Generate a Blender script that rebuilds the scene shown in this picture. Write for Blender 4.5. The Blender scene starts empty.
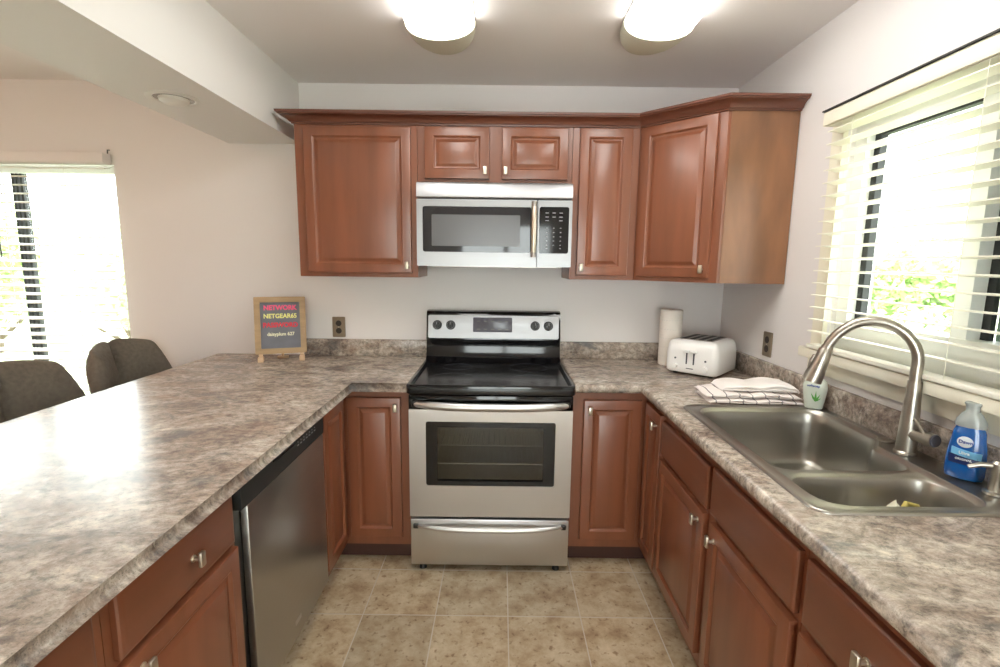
import bpy, bmesh, math, random
from mathutils import Vector, Matrix
R = math.radians
random.seed(7)
scn = bpy.context.scene
C = scn.collection

# ------------------------------------------------------------------ camera, world, sun, exposure
cam_d = bpy.data.cameras.new('camera'); cam = bpy.data.objects.new('camera', cam_d); C.objects.link(cam)
cam_d.sensor_width = 36.0; cam_d.lens = 487.02 * 36.0 / 1000.0; cam_d.clip_start = 0.02; cam_d.clip_end = 300
def cam_matrix(loc, yaw, pitch, roll):
    F = Vector((math.sin(yaw) * math.cos(pitch), math.cos(yaw) * math.cos(pitch), -math.sin(pitch)))
    Rt = Vector((math.cos(yaw), -math.sin(yaw), 0)); U = Rt.cross(F)
    R2 = Rt * math.cos(roll) + U * math.sin(roll); U2 = -Rt * math.sin(roll) + U * math.cos(roll)
    m = Matrix((R2, U2, -F)).transposed().to_4x4(); m.translation = loc
    return m
cam.matrix_world = cam_matrix(Vector((0.04, -2.8514, 1.4874)), -0.0009, 0.1445, 0.0125)
scn.camera = cam
scn.view_settings.view_transform = 'Standard'; scn.view_settings.look = 'None'
scn.view_settings.gamma = 1.0; scn.view_settings.use_curve_mapping = False
scn.view_settings.exposure = 0.58
scn.cycles.use_denoising = True
scn.cycles.max_bounces = 10; scn.cycles.diffuse_bounces = 6; scn.cycles.glossy_bounces = 5
scn.cycles.transparent_max_bounces = 12; scn.cycles.sample_clamp_indirect = 6.0
scn.cycles.caustics_reflective = False; scn.cycles.caustics_refractive = False

SKY = 8.0; LAMP = 7.5; DINING = 40.0; SUN = 9.0
w = bpy.data.worlds.new('sky'); scn.world = w; w.use_nodes = True
bg = w.node_tree.nodes['Background']; bg.inputs[0].default_value = (0.97, 0.98, 1.0, 1); bg.inputs[1].default_value = SKY
sd = bpy.data.lights.new('sun', 'SUN'); sd.energy = SUN; sd.angle = R(3); sd.color = (1, .96, .88)
so = bpy.data.objects.new('sun', sd); C.objects.link(so)
so.rotation_euler = Vector((0.55, 0.75, -1.0)).to_track_quat('-Z', 'Y').to_euler()   # from behind the house: no beam enters either window

# ------------------------------------------------------------------ materials
def srgb(r, g, b):
    f = lambda c: (c / 255 / 12.92) if c / 255 <= .04045 else ((c / 255 + .055) / 1.055) ** 2.4
    return (f(r), f(g), f(b), 1)
M = {}
def pmat(name, col, rough=.5, metal=0, spec=.5, coat=0, coat_rough=.1, bump=0, bscale=200, var=0, vscale=(8, 8, 8), trans=0, emis=None, aniso=0):
    m = bpy.data.materials.new(name); m.use_nodes = True; nt = m.node_tree; n = nt.nodes; l = nt.links
    b = n['Principled BSDF']
    b.inputs['Base Color'].default_value = col; b.inputs['Roughness'].default_value = rough; b.inputs['Metallic'].default_value = metal
    b.inputs['Specular IOR Level'].default_value = spec; b.inputs['Coat Weight'].default_value = coat; b.inputs['Coat Roughness'].default_value = coat_rough
    tc = n.new('ShaderNodeTexCoord')
    if var:
        mp = n.new('ShaderNodeMapping'); mp.inputs['Scale'].default_value = vscale; l.new(tc.outputs['Object'], mp.inputs[0])
        nz = n.new('ShaderNodeTexNoise'); nz.inputs['Scale'].default_value = 1; nz.inputs['Detail'].default_value = 6; l.new(mp.outputs[0], nz.inputs['Vector'])
        rp = n.new('ShaderNodeMapRange'); rp.inputs['From Min'].default_value = .3; rp.inputs['From Max'].default_value = .7
        rp.inputs['To Min'].default_value = 1 - var; rp.inputs['To Max'].default_value = 1 + var; l.new(nz.outputs[0], rp.inputs[0])
        mx = n.new('ShaderNodeVectorMath'); mx.operation = 'SCALE'; mx.inputs[0].default_value = col[:3]; l.new(rp.outputs[0], mx.inputs['Scale']); l.new(mx.outputs[0], b.inputs['Base Color'])
    if bump:
        nz = n.new('ShaderNodeTexNoise'); nz.inputs['Scale'].default_value = bscale; nz.inputs['Detail'].default_value = 3; l.new(tc.outputs['Object'], nz.inputs['Vector'])
        bp = n.new('ShaderNodeBump'); bp.inputs['Strength'].default_value = bump; bp.inputs['Distance'].default_value = .002; l.new(nz.outputs[0], bp.inputs['Height']); l.new(bp.outputs[0], b.inputs['Normal'])
    if trans: b.inputs['Transmission Weight'].default_value = trans
    if emis: b.inputs['Emission Color'].default_value = emis[0]; b.inputs['Emission Strength'].default_value = emis[1]
    M[name] = m
    return m
pmat('wall_paint', (.80, .77, .76, 1), .55, bump=.08, bscale=350)
pmat('ceiling_paint', (.82, .79, .77, 1), .8, bump=.08, bscale=250)
pmat('soffit_paint', (.78, .77, .75, 1), .6, bump=.05, bscale=250)
pmat('cherry_wood', (.205, .067, .031, 1), .34, coat=.35, coat_rough=.22, var=.16, vscale=(14, 14, 1.6))
pmat('cherry_wood_shaded', (.125, .040, .022, 1), .36, coat=.3, coat_rough=.25, var=.14, vscale=(1.6, 14, 14))  # same cherry, darkened for the shade on the crown's down-facing front
pmat('cherry_wood_flat', (.165, .052, .024, 1), .36, coat=.3, coat_rough=.25, var=.14, vscale=(1.6, 14, 14))
pmat('birch_panel', (.215, .095, .042, 1), .42, coat=.25, coat_rough=.25, var=.28, vscale=(9, 9, 2.2))
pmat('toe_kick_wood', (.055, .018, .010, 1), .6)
pmat('nickel', (.58, .52, .43, 1), .34, metal=1)
pmat('dark_nickel', (.36, .33, .30, 1), .32, metal=1)
pmat('black_gloss', (.006, .006, .007, 1), .07, spec=.5)
pmat('cooktop_glass', (.008, .008, .009, 1), .20, spec=.45)
pmat('black_plastic', (.012, .012, .013, 1), .35)
pmat('dark_glass', (.02, .02, .023, 1), .05, spec=.6)
pmat('screen_mesh', (.12, .12, .125, 1), .2, spec=.4)
pmat('oven_enamel', (.68, .65, .56, 1), .4)
pmat('rack_steel', (.75, .73, .70, 1), .3, metal=1)
pmat('display_grey', (.10, .10, .125, 1), .2)
pmat('white_print', (.32, .33, .35, 1), .5)
pmat('white_plastic', (.86, .86, .85, 1), .28, coat=.3)
pmat('white_vinyl', (.85, .86, .84, 1), .4)
pmat('cream_paint', (.86, .82, .68, 1), .45)
pmat('cream_slat', (.86, .84, .73, 1), .45)
pmat('white_slat', (.86, .86, .83, 1), .45)
pmat('dark_gasket', (.018, .020, .020, 1), .6)
pmat('bronze_plate', (.30, .245, .18, 1), .38, metal=.75)
pmat('dark_socket', (.035, .025, .02, 1), .45)
pmat('seat_fabric', (.15, .128, .10, 1), .9, bump=.5, bscale=600, var=.15, vscale=(60, 60, 60))
pmat('chair_leg_wood', (.06, .035, .022, 1), .4)
pmat('board_frame_wood', (.40, .27, .14, 1), .5, var=.15, vscale=(5, 5, 40))
pmat('chalkboard', (.17, .18, .21, 1), .7, var=.12, vscale=(12, 12, 12))
pmat('pale_wood', (.66, .47, .30, 1), .5)
pmat('chalk_pink', (.85, .12, .25, 1), .9)
pmat('chalk_yellow', (.85, .85, .30, 1), .9)
pmat('chalk_red', (.70, .06, .09, 1), .9)
pmat('chalk_white', (.85, .85, .62, 1), .9)
pmat('paper_towel', (.86, .81, .75, 1), .9, bump=.9, bscale=90)
pmat('card_tube', (.35, .24, .15, 1), .8)
pmat('blue_liquid', (.004, .10, .38, 1), .12, coat=.6)
pmat('dark_blue', (.01, .025, .12, 1), .35)
pmat('light_blue', (.20, .52, .80, 1), .35)
pmat('label_white', (.80, .84, .86, 1), .4)
pmat('label_green', (.10, .35, .06, 1), .5)
pmat('label_navy', (.08, .12, .38, 1), .5)
pmat('clear_cap', (.70, .77, .76, 1), .12, trans=.55)
pmat('soap_milky', (.74, .80, .70, 1), .2, trans=.15)
pmat('drain_dark', (.01, .01, .01, 1), .5)
pmat('scrap_white', (.85, .82, .66, 1), .8)
pmat('scrap_yellow', (.70, .60, .18, 1), .6)
pmat('lamp_cap_shadow', (.60, .58, .47, 1), .6)  # cap colour also stands for the shadow beyond it
pmat('can_trim', (.72, .71, .68, 1), .35)
pmat('can_inner', (.45, .44, .42, 1), .25, metal=.6)
pmat('bulb_glass', (.78, .76, .72, 1), .3)
pmat('grass', (.30, .33, .22, 1), .9, var=.3, vscale=(2, 2, 2))
pmat('bark', (.12, .09, .06, 1), .9)
pmat('siding', (.20, .24, .23, 1), .8)

def leaf(name, col):
    m = bpy.data.materials.new(name); m.use_nodes = True; nt = m.node_tree; n = nt.nodes; l = nt.links
    b = n['Principled BSDF']; b.inputs['Base Color'].default_value = col; b.inputs['Roughness'].default_value = .6
    tr = n.new('ShaderNodeBsdfTranslucent'); tr.inputs[0].default_value = col
    mx = n.new('ShaderNodeMixShader'); mx.inputs[0].default_value = .4
    l.new(b.outputs[0], mx.inputs[1]); l.new(tr.outputs[0], mx.inputs[2]); l.new(mx.outputs[0], n['Material Output'].inputs[0]); M[name] = m
leaf('leaf_light', (.42, .56, .24, 1)); leaf('leaf_mid', (.30, .42, .19, 1)); leaf('leaf_pale', (.56, .64, .42, 1))

def steel(name, col, rough, aniso, axis='Z', streak=(.6, .6, 220)):
    m = bpy.data.materials.new(name); m.use_nodes = True; nt = m.node_tree; n = nt.nodes; l = nt.links
    b = n['Principled BSDF']; b.inputs['Base Color'].default_value = col; b.inputs['Metallic'].default_value = 1
    b.inputs['Roughness'].default_value = rough; b.inputs['Anisotropic'].default_value = aniso
    if aniso:
        tg = n.new('ShaderNodeTangent'); tg.direction_type = 'RADIAL'; tg.axis = axis; l.new(tg.outputs[0], b.inputs['Tangent'])
    tc = n.new('ShaderNodeTexCoord'); mp = n.new('ShaderNodeMapping'); mp.inputs['Scale'].default_value = streak
    nz = n.new('ShaderNodeTexNoise'); nz.inputs['Scale'].default_value = 1; nz.inputs['Detail'].default_value = 2
    l.new(tc.outputs['Object'], mp.inputs[0]); l.new(mp.outputs[0], nz.inputs['Vector'])
    rp = n.new('ShaderNodeMapRange'); rp.inputs['To Min'].default_value = rough * .75; rp.inputs['To Max'].default_value = rough * 1.25
    l.new(nz.outputs[0], rp.inputs[0]); l.new(rp.outputs[0], b.inputs['Roughness']); M[name] = m
steel('steel', (.68, .675, .675, 1), .36, .7)
steel('steel_bright', (.385, .385, .395, 1), .40, .5)
pmat('steel_sink', (.43, .415, .38, 1), .33, metal=1)
pmat('steel_faucet', (.45, .42, .37, 1), .30, metal=1)
steel('steel_washer', (.46, .45, .43, 1), .32, .5)

def counter_mat():
    m = bpy.data.materials.new('laminate_stone'); m.use_nodes = True; nt = m.node_tree; n = nt.nodes; l = nt.links
    b = n['Principled BSDF']; tc = n.new('ShaderNodeTexCoord')
    def noise(scale, detail, rough, dist, sc=(1, 1, 1), rot=0, seed=0.0):
        mp = n.new('ShaderNodeMapping'); mp.inputs['Scale'].default_value = sc; mp.inputs['Rotation'].default_value = (0, 0, rot); mp.inputs['Location'].default_value = (seed, seed * .7, seed * .3)
        z = n.new('ShaderNodeTexNoise'); z.inputs['Scale'].default_value = scale; z.inputs['Detail'].default_value = detail
        z.inputs['Roughness'].default_value = rough; z.inputs['Distortion'].default_value = dist
        l.new(tc.outputs['Object'], mp.inputs[0]); l.new(mp.outputs[0], z.inputs['Vector']); return z.outputs[0]
    def ramp(src, stops):
        r = n.new('ShaderNodeValToRGB'); e = r.color_ramp.elements
        e[0].position, e[0].color = stops[0]; e[1].position, e[1].color = stops[-1]
        for p, c in stops[1:-1]: x = e.new(p); x.color = c
        l.new(src, r.inputs[0]); return r.outputs[0]
    def mix(f, a, c, mode='MIX'):
        x = n.new('ShaderNodeMix'); x.data_type = 'RGBA'; x.blend_type = mode
        if isinstance(f, float): x.inputs['Factor'].default_value = f
        else: l.new(f, x.inputs['Factor'])
        for s, i in ((a, 'A'), (c, 'B')):
            t = [k for k in x.inputs if k.name == i and k.type == 'RGBA'][0]
            if isinstance(s, tuple): t.default_value = s
            else: l.new(s, t)
        return [k for k in x.outputs if k.type == 'RGBA'][0]
    g = lambda v: (v, v, v, 1)
    sc = (.72, 1.12, 1.0)
    base = ramp(noise(6.5, 10, .74, .8, sc, R(-14)), [(.30, (.11, .080, .066, 1)), (.41, (.25, .195, .160, 1)), (.50, (.38, .320, .270, 1)), (.59, (.49, .430, .365, 1)), (.72, (.68, .63, .55, 1))])
    fine = ramp(noise(42, 9, .78, .3, (.85, 1.05, 1), R(-12), 3.1), [(.37, g(.26)), (.49, g(.95)), (.63, g(1.6))])
    c = mix(.75, base, fine, 'MULTIPLY')
    fd = ramp(noise(5.5, 7, .7, 1.4, sc, R(-12), 7.7), [(.53, g(0)), (.66, g(.72))])
    c = mix(fd, c, (.10, .105, .11, 1))
    fb = ramp(noise(4.2, 6, .65, 1.0, sc, R(-12), 12.2), [(.55, g(0)), (.69, g(.6))])
    c = mix(fb, c, (.23, .13, .085, 1))
    fw = ramp(noise(11, 5, .6, 1.6, (.45, 1.4, 1), R(-10), 19.0), [(.62, g(0)), (.70, g(.7))])
    c = mix(fw, c, (.66, .60, .50, 1))
    sp = n.new('ShaderNodeTexVoronoi'); sp.inputs['Scale'].default_value = 190; l.new(tc.outputs['Object'], sp.inputs['Vector'])
    fs = ramp(sp.outputs['Distance'], [(.10, g(.55)), (.30, g(0))])
    mm = n.new('ShaderNodeMath'); mm.operation = 'MULTIPLY'; l.new(fs, mm.inputs[0]); l.new(ramp(noise(14, 4, .6, .5, sc, 0, 5.0), [(.42, g(0)), (.6, g(1))]), mm.inputs[1])
    c = mix(mm.outputs[0], c, (.035, .032, .032, 1))
    l.new(c, b.inputs['Base Color']); b.inputs['Roughness'].default_value = .27; b.inputs['Specular IOR Level'].default_value = .42
    b.inputs['Coat Weight'].default_value = .06; b.inputs['Coat Roughness'].default_value = .14
    M['laminate_stone'] = m
counter_mat()

def floor_mat():
    m = bpy.data.materials.new('floor_tile'); m.use_nodes = True; nt = m.node_tree; n = nt.nodes; l = nt.links
    b = n['Principled BSDF']; tc = n.new('ShaderNodeTexCoord')
    mp = n.new('ShaderNodeMapping'); mp.inputs['Location'].default_value = (-.087 + 30 * .308, .667 + 30 * .308, 0); l.new(tc.outputs['Object'], mp.inputs[0])
    br = n.new('ShaderNodeTexBrick'); br.offset = 0; br.squash = 1; br.inputs['Scale'].default_value = 1
    br.inputs['Brick Width'].default_value = .308; br.inputs['Row Height'].default_value = .308; br.inputs['Mortar Size'].default_value = .0028; br.inputs['Mortar Smooth'].default_value = .3
    br.inputs['Color1'].default_value = (.86, .86, .86, 1); br.inputs['Color2'].default_value = (1.1, 1.08, 1.05, 1); br.inputs['Mortar'].default_value = (1, 1, 1, 1)
    l.new(mp.outputs[0], br.inputs['Vector'])
    z = n.new('ShaderNodeTexNoise'); z.inputs['Scale'].default_value = 9; z.inputs['Detail'].default_value = 8; z.inputs['Roughness'].default_value = .68; l.new(tc.outputs['Object'], z.inputs['Vector'])
    r = n.new('ShaderNodeValToRGB'); e = r.color_ramp.elements; e[0].position = .34; e[0].color = (.30, .20, .12, 1); e[1].position = .68; e[1].color = (.60, .50, .36, 1)
    x = e.new(.47); x.color = (.44, .335, .215, 1); x = e.new(.56); x.color = (.51, .415, .29, 1); l.new(z.outputs[0], r.inputs[0])
    z2 = n.new('ShaderNodeTexNoise'); z2.inputs['Scale'].default_value = 45; z2.inputs['Detail'].default_value = 4; l.new(tc.outputs['Object'], z2.inputs['Vector'])
    r2 = n.new('ShaderNodeValToRGB'); r2.color_ramp.elements[0].position = .30; r2.color_ramp.elements[0].color = (.55, .45, .38, 1); r2.color_ramp.elements[1].position = .42; r2.color_ramp.elements[1].color = (1, 1, 1, 1); l.new(z2.outputs[0], r2.inputs[0])
    def mul(a, c):
        x = n.new('ShaderNodeMix'); x.data_type = 'RGBA'; x.blend_type = 'MULTIPLY'; x.inputs['Factor'].default_value = 1
        ia = [k for k in x.inputs if k.name == 'A' and k.type == 'RGBA'][0]; ib = [k for k in x.inputs if k.name == 'B' and k.type == 'RGBA'][0]
        l.new(a, ia); l.new(c, ib); return [k for k in x.outputs if k.type == 'RGBA'][0]
    c = mul(mul(r.outputs[0], r2.outputs[0]), br.outputs['Color'])
    x = n.new('ShaderNodeMix'); x.data_type = 'RGBA'; l.new(br.outputs['Fac'], x.inputs['Factor'])
    ia = [k for k in x.inputs if k.name == 'A' and k.type == 'RGBA'][0]; ib = [k for k in x.inputs if k.name == 'B' and k.type == 'RGBA'][0]
    l.new(c, ia); ib.default_value = (.56, .50, .42, 1); l.new([k for k in x.outputs if k.type == 'RGBA'][0], b.inputs['Base Color'])
    bp = n.new('ShaderNodeBump'); bp.invert = True; bp.inputs['Strength'].default_value = .5; bp.inputs['Distance'].default_value = .002; l.new(br.outputs['Fac'], bp.inputs['Height']); l.new(bp.outputs[0], b.inputs['Normal'])
    b.inputs['Roughness'].default_value = .45
    M['floor_tile'] = m
floor_mat()

def pane_mat(name, tint, gloss):
    m = bpy.data.materials.new(name); m.use_nodes = True; nt = m.node_tree; n = nt.nodes; l = nt.links
    t = n.new('ShaderNodeBsdfTransparent'); t.inputs[0].default_value = tint
    g = n.new('ShaderNodeBsdfGlossy'); g.inputs['Roughness'].default_value = .03
    f = n.new('ShaderNodeLayerWeight'); f.inputs['Blend'].default_value = .5
    p = n.new('ShaderNodeMath'); p.operation = 'POWER'; p.inputs[1].default_value = 4; l.new(f.outputs['Facing'], p.inputs[0])
    a = n.new('ShaderNodeMath'); a.operation = 'MULTIPLY_ADD'; a.inputs[1].default_value = gloss * .8; a.inputs[2].default_value = .04; l.new(p.outputs[0], a.inputs[0])
    x = n.new('ShaderNodeMixShader'); l.new(a.outputs[0], x.inputs[0]); l.new(t.outputs[0], x.inputs[1]); l.new(g.outputs[0], x.inputs[2])
    l.new(x.outputs[0], n['Material Output'].inputs[0]); M[name] = m
pane_mat('window_glass', (.94, .97, .95, 1), 1.0)
pane_mat('insect_mesh', (.16, .19, .18, 1), .2)
pane_mat('oven_glass', (.62, .60, .55, 1), 1.0)

def lens_mat():
    m = bpy.data.materials.new('lamp_lens'); m.use_nodes = True; b = m.node_tree.nodes['Principled BSDF']
    b.inputs['Base Color'].default_value = (.9, .9, .88, 1); b.inputs['Roughness'].default_value = .4
    b.inputs['Emission Color'].default_value = (1, .985, .94, 1); b.inputs['Emission Strength'].default_value = LAMP; M['lamp_lens'] = m
lens_mat()

def towel_mat():
    m = bpy.data.materials.new('towel_plaid'); m.use_nodes = True; nt = m.node_tree; n = nt.nodes; l = nt.links
    b = n['Principled BSDF']; b.inputs['Roughness'].default_value = .95
    tc = n.new('ShaderNodeTexCoord'); sp = n.new('ShaderNodeSeparateXYZ'); l.new(tc.outputs['Object'], sp.inputs[0])
    def line(o, period, width, off):
        a = n.new('ShaderNodeMath'); a.operation = 'ADD'; a.inputs[1].default_value = off; l.new(o, a.inputs[0])
        q = n.new('ShaderNodeMath'); q.operation = 'PINGPONG'; q.inputs[1].default_value = period / 2; l.new(a.outputs[0], q.inputs[0])
        c = n.new('ShaderNodeMath'); c.operation = 'LESS_THAN'; c.inputs[1].default_value = width; l.new(q.outputs[0], c.inputs[0]); return c.outputs[0]
    v = line(sp.outputs['X'], .052, .0022, 0.01); h = line(sp.outputs['Z'], .030, .0016, .004); hy = line(sp.outputs['Y'], .052, .0022, 0)
    mx = n.new('ShaderNodeMath'); mx.operation = 'MAXIMUM'; l.new(v, mx.inputs[0]); l.new(h, mx.inputs[1])
    mx2 = n.new('ShaderNodeMath'); mx2.operation = 'MULTIPLY'; l.new(mx.outputs[0], mx2.inputs[0]); mx2.inputs[1].default_value = .8
    x = n.new('ShaderNodeMix'); x.data_type = 'RGBA'; l.new(mx2.outputs[0], x.inputs['Factor'])
    ia = [k for k in x.inputs if k.name == 'A' and k.type == 'RGBA'][0]; ib = [k for k in x.inputs if k.name == 'B' and k.type == 'RGBA'][0]
    ia.default_value = (.86, .80, .78, 1); ib.default_value = (.10, .08, .11, 1)
    l.new([k for k in x.outputs if k.type == 'RGBA'][0], b.inputs['Base Color']); M['towel_plaid'] = m
towel_mat()
pmat('towel_white', (.87, .83, .81, 1), .95, bump=.5, bscale=260)

# ------------------------------------------------------------------ mesh helpers
def box(bm, x0, x1, y0, y1, z0, z1, bev=0, seg=2):
    x0, x1 = sorted((x0, x1)); y0, y1 = sorted((y0, y1)); z0, z1 = sorted((z0, z1))
    r = bmesh.ops.create_cube(bm, size=1); vs = r['verts']
    for v in vs: v.co = Vector(((x0 + x1) / 2 + v.co.x * (x1 - x0), (y0 + y1) / 2 + v.co.y * (y1 - y0), (z0 + z1) / 2 + v.co.z * (z1 - z0)))
    if bev:
        es = list({e for v in vs for e in v.link_edges})
        r = bmesh.ops.bevel(bm, geom=es, offset=bev, segments=seg, affect='EDGES', profile=.5); return r
    return vs
def nbm(): return bmesh.new()
def bx(*a, **k): bm = nbm(); box(bm, *a, **k); return bm
def cyl(bm, p0, p1, r0, r1=None, seg=24, caps=True):
    p0, p1 = Vector(p0), Vector(p1); r1 = r0 if r1 is None else r1
    d = p1 - p0; q = d.to_track_quat('Z', 'Y').to_matrix().to_4x4(); q.translation = (p0 + p1) / 2
    bmesh.ops.create_cone(bm, cap_ends=caps, segments=seg, radius1=r0, radius2=r1, depth=d.length, matrix=q)
def tube(bm, pts, rad, seg=16, closed_ends=True):
    pts = [Vector(p) for p in pts]; n = len(pts); rad = rad if isinstance(rad, (list, tuple)) else [rad] * n
    rings = []; up = None
    for i, p in enumerate(pts):
        t = (pts[min(i + 1, n - 1)] - pts[max(i - 1, 0)]).normalized()
        if up is None:
            up = Vector((0, 0, 1)) if abs(t.z) < .9 else Vector((1, 0, 0))
        s = t.cross(up).normalized(); up = s.cross(t).normalized()
        rings.append([bm.verts.new(p + (s * math.cos(a) + up * math.sin(a)) * rad[i]) for a in [2 * math.pi * k / seg for k in range(seg)]])
    for a, b in zip(rings, rings[1:]):
        for k in range(seg): bm.faces.new((a[k], a[(k + 1) % seg], b[(k + 1) % seg], b[k]))
    if closed_ends: bm.faces.new(rings[0][::-1]); bm.faces.new(rings[-1])
def loft(bm, rings, cap0=True, cap1=True, closed=True):
    R_ = [[bm.verts.new(Vector(p)) for p in r] for r in rings]; n = len(R_[0])
    for a, b in zip(R_, R_[1:]):
        for k in range(n if closed else n - 1): bm.faces.new((a[k], a[(k + 1) % n], b[(k + 1) % n], b[k]))
    if cap0: bm.faces.new(R_[0][::-1])
    if cap1: bm.faces.new(R_[-1])
    return R_
def lathe(bm, prof, seg=32, cx=0, cy=0, sx=1, sy=1, cap0=True, cap1=True):
    loft(bm, [[(cx + r * sx * math.cos(2 * math.pi * k / seg), cy + r * sy * math.sin(2 * math.pi * k / seg), z) for k in range(seg)] for r, z in prof], cap0, cap1)
def rrect(x0, x1, y0, y1, r, seg=5):
    """ccw rounded rectangle as 2d points; r may be 4 radii (ll, lr, ur, ul)"""
    rr = r if isinstance(r, (tuple, list)) else (r,) * 4; out = []
    for (cx, cy, a0, q) in ((x0 + rr[0], y0 + rr[0], 180, rr[0]), (x1 - rr[1], y0 + rr[1], 270, rr[1]), (x1 - rr[2], y1 - rr[2], 0, rr[2]), (x0 + rr[3], y1 - rr[3], 90, rr[3])):
        for k in range(seg + 1):
            a = R(a0 + 90 * k / seg); out.append((cx + q * math.cos(a), cy + q * math.sin(a)))
    return out
def inset(poly, d):
    """offset a ccw polygon inwards by d"""
    n = len(poly); out = []
    for i in range(n):
        p, q, s = Vector(poly[i - 1]), Vector(poly[i]), Vector(poly[(i + 1) % n])
        a = (q - p).normalized(); b = (s - q).normalized(); na = Vector((-a.y, a.x)); nb = Vector((-b.y, b.x))
        m = (na + nb); k = m.dot(na)
        out.append(tuple(q + m * (d / k)) if k > 1e-6 else tuple(q + na * d))
    return out
def slab(bm, poly, z0, z1, holes=(), rnd=0, seg=5):
    """flat slab from ccw outline with rounded top and bottom edge and straight holes"""
    prof = [(0, z0), (0, z1)]
    if rnd:
        prof = [(rnd * (1 - math.cos(R(90 * k / seg))) , z0 + rnd * (1 - math.sin(R(90 * k / seg)))) for k in range(seg, -1, -1)][::1]
        prof = [(rnd * (1 - math.cos(t)), z0 + rnd * (1 - math.sin(t))) for t in [R(90 * (1 - k / seg)) for k in range(seg + 1)]]
        prof += [(rnd * (1 - math.cos(t)), z1 - rnd * (1 - math.sin(t))) for t in [R(90 * k / seg) for k in range(seg + 1)]]
    rings = [[bm.verts.new((x, y, z)) for x, y in inset(poly, d)] for d, z in prof]
    n = len(poly)
    for a, b in zip(rings, rings[1:]):
        for k in range(n): bm.faces.new((a[k], a[(k + 1) % n], b[(k + 1) % n], b[k]))
    hb, ht = [], []
    for h in holes:
        b0 = [bm.verts.new((x, y, z0)) for x, y in h]; t0 = [bm.verts.new((x, y, z1)) for x, y in h]; m = len(h)
        for k in range(m): bm.faces.new((b0[k], t0[k], t0[(k + 1) % m], b0[(k + 1) % m]))
        hb.append(b0); ht.append(t0)
    for ring, hs in ((rings[0], hb), (rings[-1], ht)):
        es = []
        for r in [ring] + hs:
            for k in range(len(r)):
                e = bm.edges.get((r[k], r[(k + 1) % len(r)])); es.append(e or bm.edges.new((r[k], r[(k + 1) % len(r)])))
        bmesh.ops.triangle_fill(bm, edges=es, use_beauty=True)
    bmesh.ops.recalc_face_normals(bm, faces=bm.faces)
def obj(name, bm, mat, parent=None, label=None, smooth=True, angle=38):
    me = bpy.data.meshes.new(name); bmesh.ops.recalc_face_normals(bm, faces=bm.faces); bm.to_mesh(me); bm.free()
    o = bpy.data.objects.new(name, me); C.objects.link(o)
    me.materials.append(M[mat] if isinstance(mat, str) else mat)
    if smooth:
        for p in me.polygons: p.use_smooth = True
        try: me.set_sharp_from_angle(angle=R(angle))
        except Exception: pass
    if parent: o.parent = parent
    if label: o['label'] = label
    return o
def thing(name, label, cat, loc=(0, 0, 0), rotz=0, group=None):
    o = bpy.data.objects.new(name, None); C.objects.link(o); o.empty_display_size = .05
    o.location = loc; o.rotation_euler = (0, 0, rotz); o['label'] = label; o['category'] = cat
    if group: o['group'] = group
    return o
def tag(o, label, cat, group=None):
    o['label'] = label; o['category'] = cat
    if group: o['group'] = group
    return o
def struct(name, bm, m, label=None, smooth=False):
    o = obj(name, bm, m, smooth=smooth); o['kind'] = 'structure'
    if label: o['label'] = label
    return o
def text(name, s, size, mat, parent, mtx, depth=.0006, bold=0):
    cu = bpy.data.curves.new(name, 'FONT'); cu.body = s; cu.size = size; cu.extrude = depth; cu.offset = bold; cu.align_x = 'CENTER'; cu.align_y = 'CENTER'; cu.resolution_u = 3
    t = bpy.data.objects.new(name, cu); C.objects.link(t)
    me = bpy.data.meshes.new_from_object(t.evaluated_get(bpy.context.evaluated_depsgraph_get()))
    bpy.data.objects.remove(t); bpy.data.curves.remove(cu)
    me.transform(mtx); me.materials.clear(); me.materials.append(M[mat])
    o = bpy.data.objects.new(name, me); C.objects.link(o); o.parent = parent
    return o
FRONT = Matrix.Rotation(R(90), 4, 'X')      # text / flat shapes drawn in xy, turned to face -y

# ------------------------------------------------------------------ setting
W = 1.337; ZC = 2.454; XL = -4.3; YF = -4.6
fl = struct('floor', bx(XL - .1, W + .12, YF - .1, .12, -.06, 0), 'floor_tile', 'beige stone-look tile floor in a square grid')
struct('ceiling', bx(XL - .1, W + .12, YF - .1, .12, ZC, ZC + .08), 'ceiling_paint')
# right wall with window opening
RY0, RY1, RZ0, RZ1 = -2.02, -.93, 1.165, 2.02
bm = nbm(); box(bm, W, W + .12, YF, RY0, 0, ZC); box(bm, W, W + .12, RY1, .12, 0, ZC); box(bm, W, W + .12, RY0, RY1, 0, RZ0); box(bm, W, W + .12, RY0, RY1, RZ1, ZC)
struct('wall_right', bm, 'wall_paint')
LX0, LX1, LZ0, LZ1 = -3.95, -2.155, .45, 2.005
bm = nbm(); box(bm, XL, LX0, 0, .12, 0, ZC); box(bm, LX1, W, 0, .12, 0, ZC); box(bm, LX0, LX1, 0, .12, 0, LZ0); box(bm, LX0, LX1, 0, .12, LZ1, ZC)
struct('wall_back', bm, 'wall_paint')
struct('wall_left', bx(XL - .1, XL, YF, .12, 0, ZC), 'wall_paint')
FX0, FX1, FZ1 = -.55, .75, 2.05       # unseen glazed double door, added behind the camera for frontal light
bm = nbm(); box(bm, XL, FX0, YF - .1, YF, 0, ZC); box(bm, FX1, W, YF - .1, YF, 0, ZC); box(bm, FX0, FX1, YF - .1, YF, FZ1, ZC)
struct('wall_front', bm, 'wall_paint')
bm = nbm()
for x in (FX0, .07, FX1 - .06): box(bm, x, x + .06, YF - .07, YF - .02, 0, FZ1)
box(bm, FX0 + .06, FX1 - .06, YF - .07, YF - .02, 0, .18); box(bm, FX0 + .06, FX1 - .06, YF - .07, YF - .02, FZ1 - .08, FZ1)
dr_ = struct('fill_light_door', bm, 'white_vinyl')
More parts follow.
